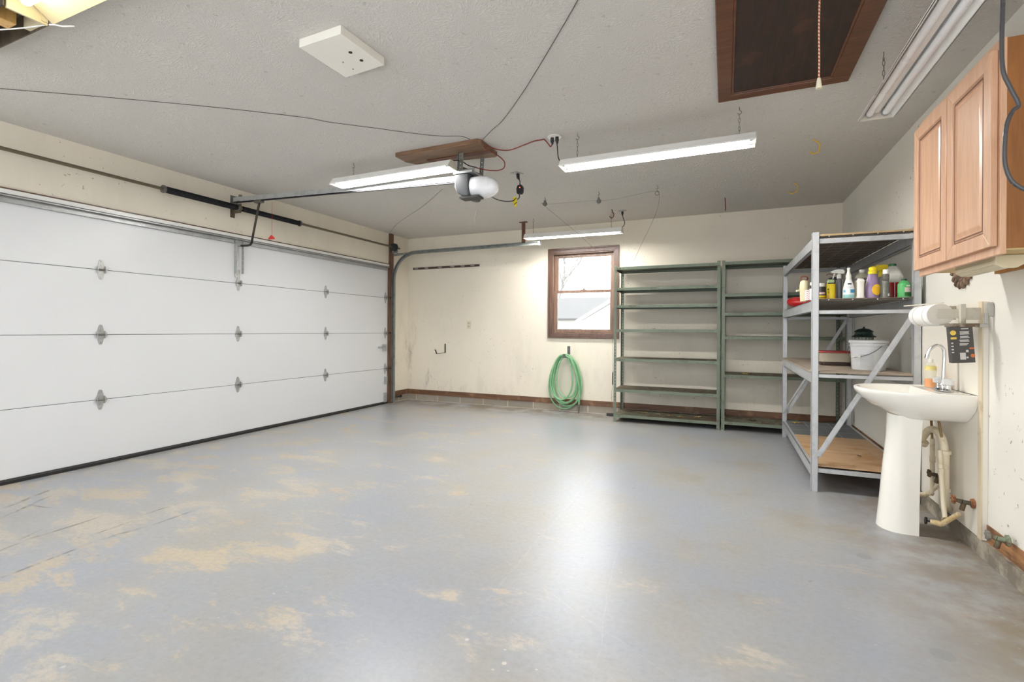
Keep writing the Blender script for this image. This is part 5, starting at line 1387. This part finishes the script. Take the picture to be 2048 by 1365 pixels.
m.tube([(1.110, 3.46, 0.83), (1.112, 3.46, 0.90), (1.116, 3.46, 1.005), (1.110, 3.46, 1.035), (1.092, 3.46, 1.052), (1.070, 3.46, 1.046), (1.050, 3.46, 1.024), (1.040, 3.46, 0.995)], 0.0085, 14, smooth=6); m.cyl((1.041, 3.46, 1.000), (1.036, 3.46, 0.978), 0.0115, n=14)
m.build('spout', CHROME, fc, smooth=True)
ACR = m_trans('clear_acrylic', (232, 234, 236), 0.05, 0.45)
for y in (3.395, 3.525):
    m = MB(); m.cyl((1.11, y, 0.812), (1.11, y, 0.835), 0.012, n=14); b_ = m.build('valve_stem', CHROME, fc)
    m = MB(); pts_ = [(0.016, 0.0), (0.025, 0.005), (0.027, 0.028), (0.020, 0.036), (0.001, 0.037)]
    m.lathe(pts_, (1.11, y, 0.835), n=10); m.build('clear_knob', ACR, b_)
sp = thing('soap_bottle', 'clear dish soap bottle with orange soap behind the faucet', 'bottle', (1.105, 3.625, 0.8015))
MB().lathe([(0.001, 0), (0.027, 0), (0.029, 0.008), (0.026, 0.07), (0.028, 0.11), (0.022, 0.135), (0.011, 0.148)], (0, 0, 0), n=24, sy=1.25).build('body', m_trans('clear_soap_plastic', (236, 236, 228), 0.1, 0.75), sp, smooth=True, local=True)
MB().lathe([(0.001, 0.002), (0.025, 0.002), (0.027, 0.01), (0.026, 0.05), (0.001, 0.051)], (0, 0, 0), n=24, sy=1.25).build('orange_soap', mat('orange_soap', (244, 150, 10), 0.15), sp, smooth=True, local=True)
MB().lathe([(0.012, 0.146), (0.013, 0.165), (0.006, 0.172), (0.001, 0.173)], (0, 0, 0), n=16).build('cap', WHITEP, sp, smooth=True, local=True)
m = MB(); m.lathe([(0.0268, 0.10), (0.0272, 0.124)], (0, 0, 0), n=24, sy=1.25); m.build('yellow_label', mat('pale_yellow_label', (232, 214, 120), 0.5), sp, local=True)

# towel roll and its holder
rl = thing('paper_towel_roll', 'white paper towel roll on a wall holder above the sink', 'paper towel', (1.015, 3.34, 1.158))
TOW = mat('white_paper_towel', (240, 238, 234), 0.8, var=0.03, bump=0.1)
t_ = NT('quilted_paper'); cc = t_.coord(); wv = t_.new('ShaderNodeTexWave'); wv.bands_direction = 'Y'; t_.link(cc, wv.inputs[0]); wv.inputs['Scale'].default_value = 2.2
t_.set(t_.mix(t_.ramp(wv.outputs['Fac'], 0.93, 1.0), lin((240, 238, 234)), lin((206, 204, 202))), 0.85); t_.bump(t_.noise(cc, 120, 2), 0.1, 0.002)
MB().lathe([(0.018, 0.0), (0.056, 0.0), (0.058, 0.006), (0.058, 0.27), (0.054, 0.276), (0.018, 0.276)], (1.015, 3.205, 1.216), n=36, axis='y').build('roll', t_.m, rl, smooth=True)
MB().cyl((1.015, 3.204, 1.216), (1.015, 3.2035, 1.216), 0.056, n=36).build('roll_end', mat('creamy_roll_end', (226, 220, 208), 0.8), rl)
th = thing('towel_holder', 'worn cream wall bracket holding the paper towel roll', 'towel holder', (1.10, 3.2, 1.16))
HLD = m_worn('worn_cream_metal', (204, 198, 182), (150, 138, 118), 0.6, 0.5)
m = MB(); m.box(1.0, 1.172, 3.196, 3.2015, 1.198, 1.244); m.box(1.085, 1.105, 3.165, 3.196, 1.165, 1.268); m.box(1.105, 1.173, 3.185, 3.198, 1.19, 1.25)
m.build('near_arm', HLD, th, bevel=0.001)
m = MB(); m.box(0.985, 1.173, 3.4815, 3.487, 1.262, 1.272); m.box(0.995, 1.173, 3.4815, 3.486, 1.196, 1.262); m.cyl((1.015, 3.2025, 1.216), (1.015, 3.482, 1.216), 0.0165, n=12); m.build('far_arm', HLD, th)
m = MB(); m.bar((0.94, 3.49, 1.276), (1.06, 3.30, 1.282), 0.006, 0.003, (0, 0, 1)); m.build('thin_rod', HLD, th)
cr = thing('trash_bag_shelf', 'small tarnished metal shelf bracket under the towel holder', 'bracket', (1.08, 3.15, 1.155))
TARN = m_worn('tarnished_metal', (150, 142, 130), (102, 84, 66), 0.55, 0.5, 0.4, 20)
m = MB(); m.box(0.998, 1.135, 3.10, 3.16, 1.162, 1.170); m.box(0.998, 1.135, 3.098, 3.102, 1.152, 1.17); m.build('shelf', TARN, cr, bevel=0.002)
m = MB(); m.lathe([(0.001, 0), (0.016, 0), (0.016, 0.006), (0.001, 0.007)], (1.168, 3.13, 1.235), n=20, sx=1.3, sy=2.6, axis='x'); m.tf(Matrix.Identity(4))
m = MB(); m.prism([(3.118, 1.205), (3.142, 1.205), (3.146, 1.24), (3.142, 1.265), (3.130, 1.275), (3.118, 1.265), (3.114, 1.24)], 'x', 1.176, 1.1945); m.box(1.132, 1.176, 3.120, 3.142, 1.150, 1.168); m.box(1.162, 1.176, 3.122, 3.138, 1.168, 1.22); m.build('oval_post', mat('worn_pale_grey_metal', (176, 174, 168), 0.45, 0.4), cr, bevel=0.002)
ct = thing('bag_carton', 'dark grey carton with yellow and white print hanging below the bracket', 'carton', (1.075, 3.12, 0.975))
ct.rotation_euler = (0, -0.07, 0)
MB().box(-0.045, 0.045, -0.02, 0.018, 0.0, 0.18).build('box', mat('charcoal_carton', (70, 66, 64), 0.5), ct, local=True, bevel=0.001)
pm_w, pm_y, pm_o = mat('carton_white_print', (196, 192, 188), 0.5), mat('carton_yellow_print', (226, 192, 84), 0.5), mat('carton_orange_print', (200, 110, 50), 0.5)
marks = [(a0_, a1_, zz, zz + 0.004) for zz, a0_, a1_ in ((0.166, 0.0, 0.028), (0.152, -0.006, 0.030), (0.146, -0.006, 0.028), (0.140, -0.006, 0.030), (0.128, -0.006, 0.026), (0.122, -0.006, 0.030), (0.110, -0.010, 0.026), (0.104, -0.008, 0.028), (0.092, -0.010, 0.024), (0.086, -0.010, 0.018))]
marks += [(0.012, 0.022, 0.052, 0.064), (0.012, 0.020, 0.022, 0.030)] + [(-0.043, -0.034, zz, zz + 0.006) for zz in (0.118, 0.096, 0.080, 0.064, 0.05)]
for a0_, a1_, b0_, b1_ in marks:
    MB().box(a0_, a1_, -0.0206, -0.0199, b0_, b1_).build('print_line', pm_w, ct, local=True)
MB().box(-0.012, 0.010, -0.0207, -0.0199, 0.016, 0.050).build('barcode_label', pm_w, ct, local=True)
m = MB(); m.cyl((-0.032, -0.0199, 0.150), (-0.032, -0.0207, 0.150), 0.012, n=16); m.box(-0.043, -0.020, -0.0207, -0.0199, 0.118, 0.128); m.build('yellow_print', pm_y, ct, local=True)
m = MB(); m.box(0.026, 0.044, -0.0207, -0.0199, 0.066, 0.074); m.cyl((0.037, -0.0199, 0.034), (0.037, -0.0207, 0.034), 0.009, n=14); m.build('orange_print', pm_o, ct, local=True)

# ------------------------------------------------------------ plumbing
PVC = m_worn('aged_cream_pvc', (226, 214, 188), (190, 164, 116), 0.64, 0.4, 0, 12)
BRN = mat('brown_supply_pipe', (140, 112, 66), 0.4)
DKV = m_worn('corroded_dark_brass', (76, 70, 58), (112, 92, 62), 0.58, 0.6, 0.3, 30)
RSTV = m_worn('rusty_orange_valve', (160, 106, 64), (116, 74, 46), 0.56, 0.8, 0, 30)
tp = thing('drain_trap', 'cream plastic drain pipe with curved trap behind the sink pedestal', 'drain pipe', (1.10, 3.5, 0.1))
m = MB().tube([(0.99, 3.55, 0.62), (0.992, 3.57, 0.50), (1.00, 3.60, 0.42), (1.02, 3.65, 0.395), (1.05, 3.68, 0.42), (1.075, 3.68, 0.47), (1.095, 3.64, 0.535), (1.105, 3.58, 0.560), (1.112, 3.50, 0.545), (1.116, 3.465, 0.50), (1.116, 3.455, 0.44)], 0.020, 14, smooth=5)
m.build('trap_bend', PVC, tp, smooth=True)
m = MB().tube([(1.116, 3.455, 0.47), (1.116, 3.455, 0.24), (1.118, 3.46, 0.19), (1.13, 3.49, 0.145), (1.16, 3.55, 0.12), (1.174, 3.58, 0.115)], 0.0235, 14, smooth=5)
m.build('drop_pipe', PVC, tp, smooth=True)
for p_, r_ in (((1.116, 3.455, 0.45), 0.031), ((1.116, 3.455, 0.24), 0.028)):
    MB().cyl(p_, (p_[0], p_[1], p_[2] + 0.018), r_, n=18).build('slip_nut', PVC, tp)
MB().tube([(1.078, 3.675, 0.455), (1.085, 3.665, 0.475)], 0.030, 16).build('slip_nut', PVC, tp)
def supply(label, pts_top, pts_low, valve_c, knob_dir, wallp, vm, km):
    t = thing('water_supply_pipe', label, 'water pipe', (pts_low[-1][0], pts_low[-1][1], pts_low[-1][2]))
    MB().tube(pts_top, 0.0065, 10).build('riser_tube', BRN, t, smooth=True)
    MB().tube(pts_low, 0.0115, 12, smooth=3).build('riser_pipe', PVC, t, smooth=True)
    mid = Vector(pts_low[1])
    MB().cyl(mid + Vector((0, 0, 0.0)), mid + Vector((0, 0, 0.035)), 0.0145, n=12).build('coupling', PVC, t)
    vc = Vector(valve_c)
    MB().tube([Vector(pts_low[-1]), vc, Vector(wallp)], [0.0125, 0.014, 0.012], 12).build('elbow', PVC, t, smooth=True)
    kd = Vector(knob_dir)
    m = MB(); m.tube([vc, vc + kd * 0.055], [0.016, 0.014], 12); v = m.build('valve_body', PVC, t, smooth=True)
    m = MB(); m.tube([vc + kd * 0.055, vc + kd * 0.072], 0.005, 8); m.tube([vc + kd * 0.07, vc + kd * 0.074, vc + kd * 0.084, vc + kd * 0.088], [0.006, 0.02, 0.02, 0.006], 12); m.build('valve_knob', km, v)
    return t
supply('cream water supply pipe farther from the room front, partly behind pedestal', [(1.10, 3.60, 0.66), (1.115, 3.625, 0.48)], [(1.115, 3.625, 0.50), (1.118, 3.632, 0.36), (1.12, 3.638, 0.24), (1.12, 3.64, 0.17)], (1.10, 3.665, 0.155), (-0.7, 0.4, -0.25), (1.15, 3.62, 0.24), RSTV, RSTV)
supply('cream water supply pipe nearer the room front with black knob', [(1.10, 3.50, 0.655), (1.115, 3.450, 0.46)], [(1.09, 3.435, 0.47), (1.088, 3.41, 0.34), (1.088, 3.38, 0.20), (1.088, 3.355, 0.125)], (1.075, 3.36, 0.085), (-0.75, 0.35, 0.0), (1.13, 3.30, 0.17), DKV, BLACK)
def stopv(label, yc, z, m1, m2, body, name='stop_valve', out=0.07):
    t = thing(name, label, 'valve', (WB, yc, z))
    MB().lathe([(0.001, -0.001), (0.026, -0.001), (0.024, -0.010), (0.012, -0.014), (0.001, -0.014)], (WB, yc, z), n=8, axis='x').build('wall_flange', m1, t)
    m = MB(); m.tube([(WB - 0.012, yc, z), (WB - out * 0.6, yc + 0.01, z)], 0.011, 10); m.tube([(WB - out * 0.6, yc + 0.01, z), (WB - out, yc + 0.03, z + 0.004)], [0.013, 0.007], 10); m.tube([(WB - out * 0.5, yc + 0.01, z), (WB - out * 0.6, yc + 0.02, z - 0.045)], 0.011, 10)
    m.build('body', body, t, smooth=True)
    m = MB(); c_ = Vector((WB - out, yc + 0.03, z + 0.004))
    for k in range(6):
        a_ = 2 * PI * k / 6; m.tube([c_, c_ + Vector((-0.004, 0.022 * math.cos(a_), 0.022 * math.sin(a_)))], [0.007, 0.006], 6)
    m.tube([c_ + Vector((0.004, 0, 0)), c_ + Vector((-0.008, 0, 0))], 0.018, 12); m.build('hand_wheel', m2, t)
    return t
stopv('rusty orange stop valve on board low to the right of pipes', 3.262, 0.242, RSTV, RSTV, DKV)
stopv('dark corroded stop valve on board behind the far pipe', 3.60, 0.288, DKV, DKV, DKV)
GRV = m_worn('verdigris_brass', (128, 140, 116), (110, 92, 72), 0.56, 0.7, 0.2, 40)
gv = stopv('greenish corroded hose bib by the gap under the right wall', 2.92, 0.185, GRV, m_worn('grey_hand_wheel', (130, 126, 116), (96, 88, 78), 0.6, 0.7), GRV, 'hose_bib', 0.06)
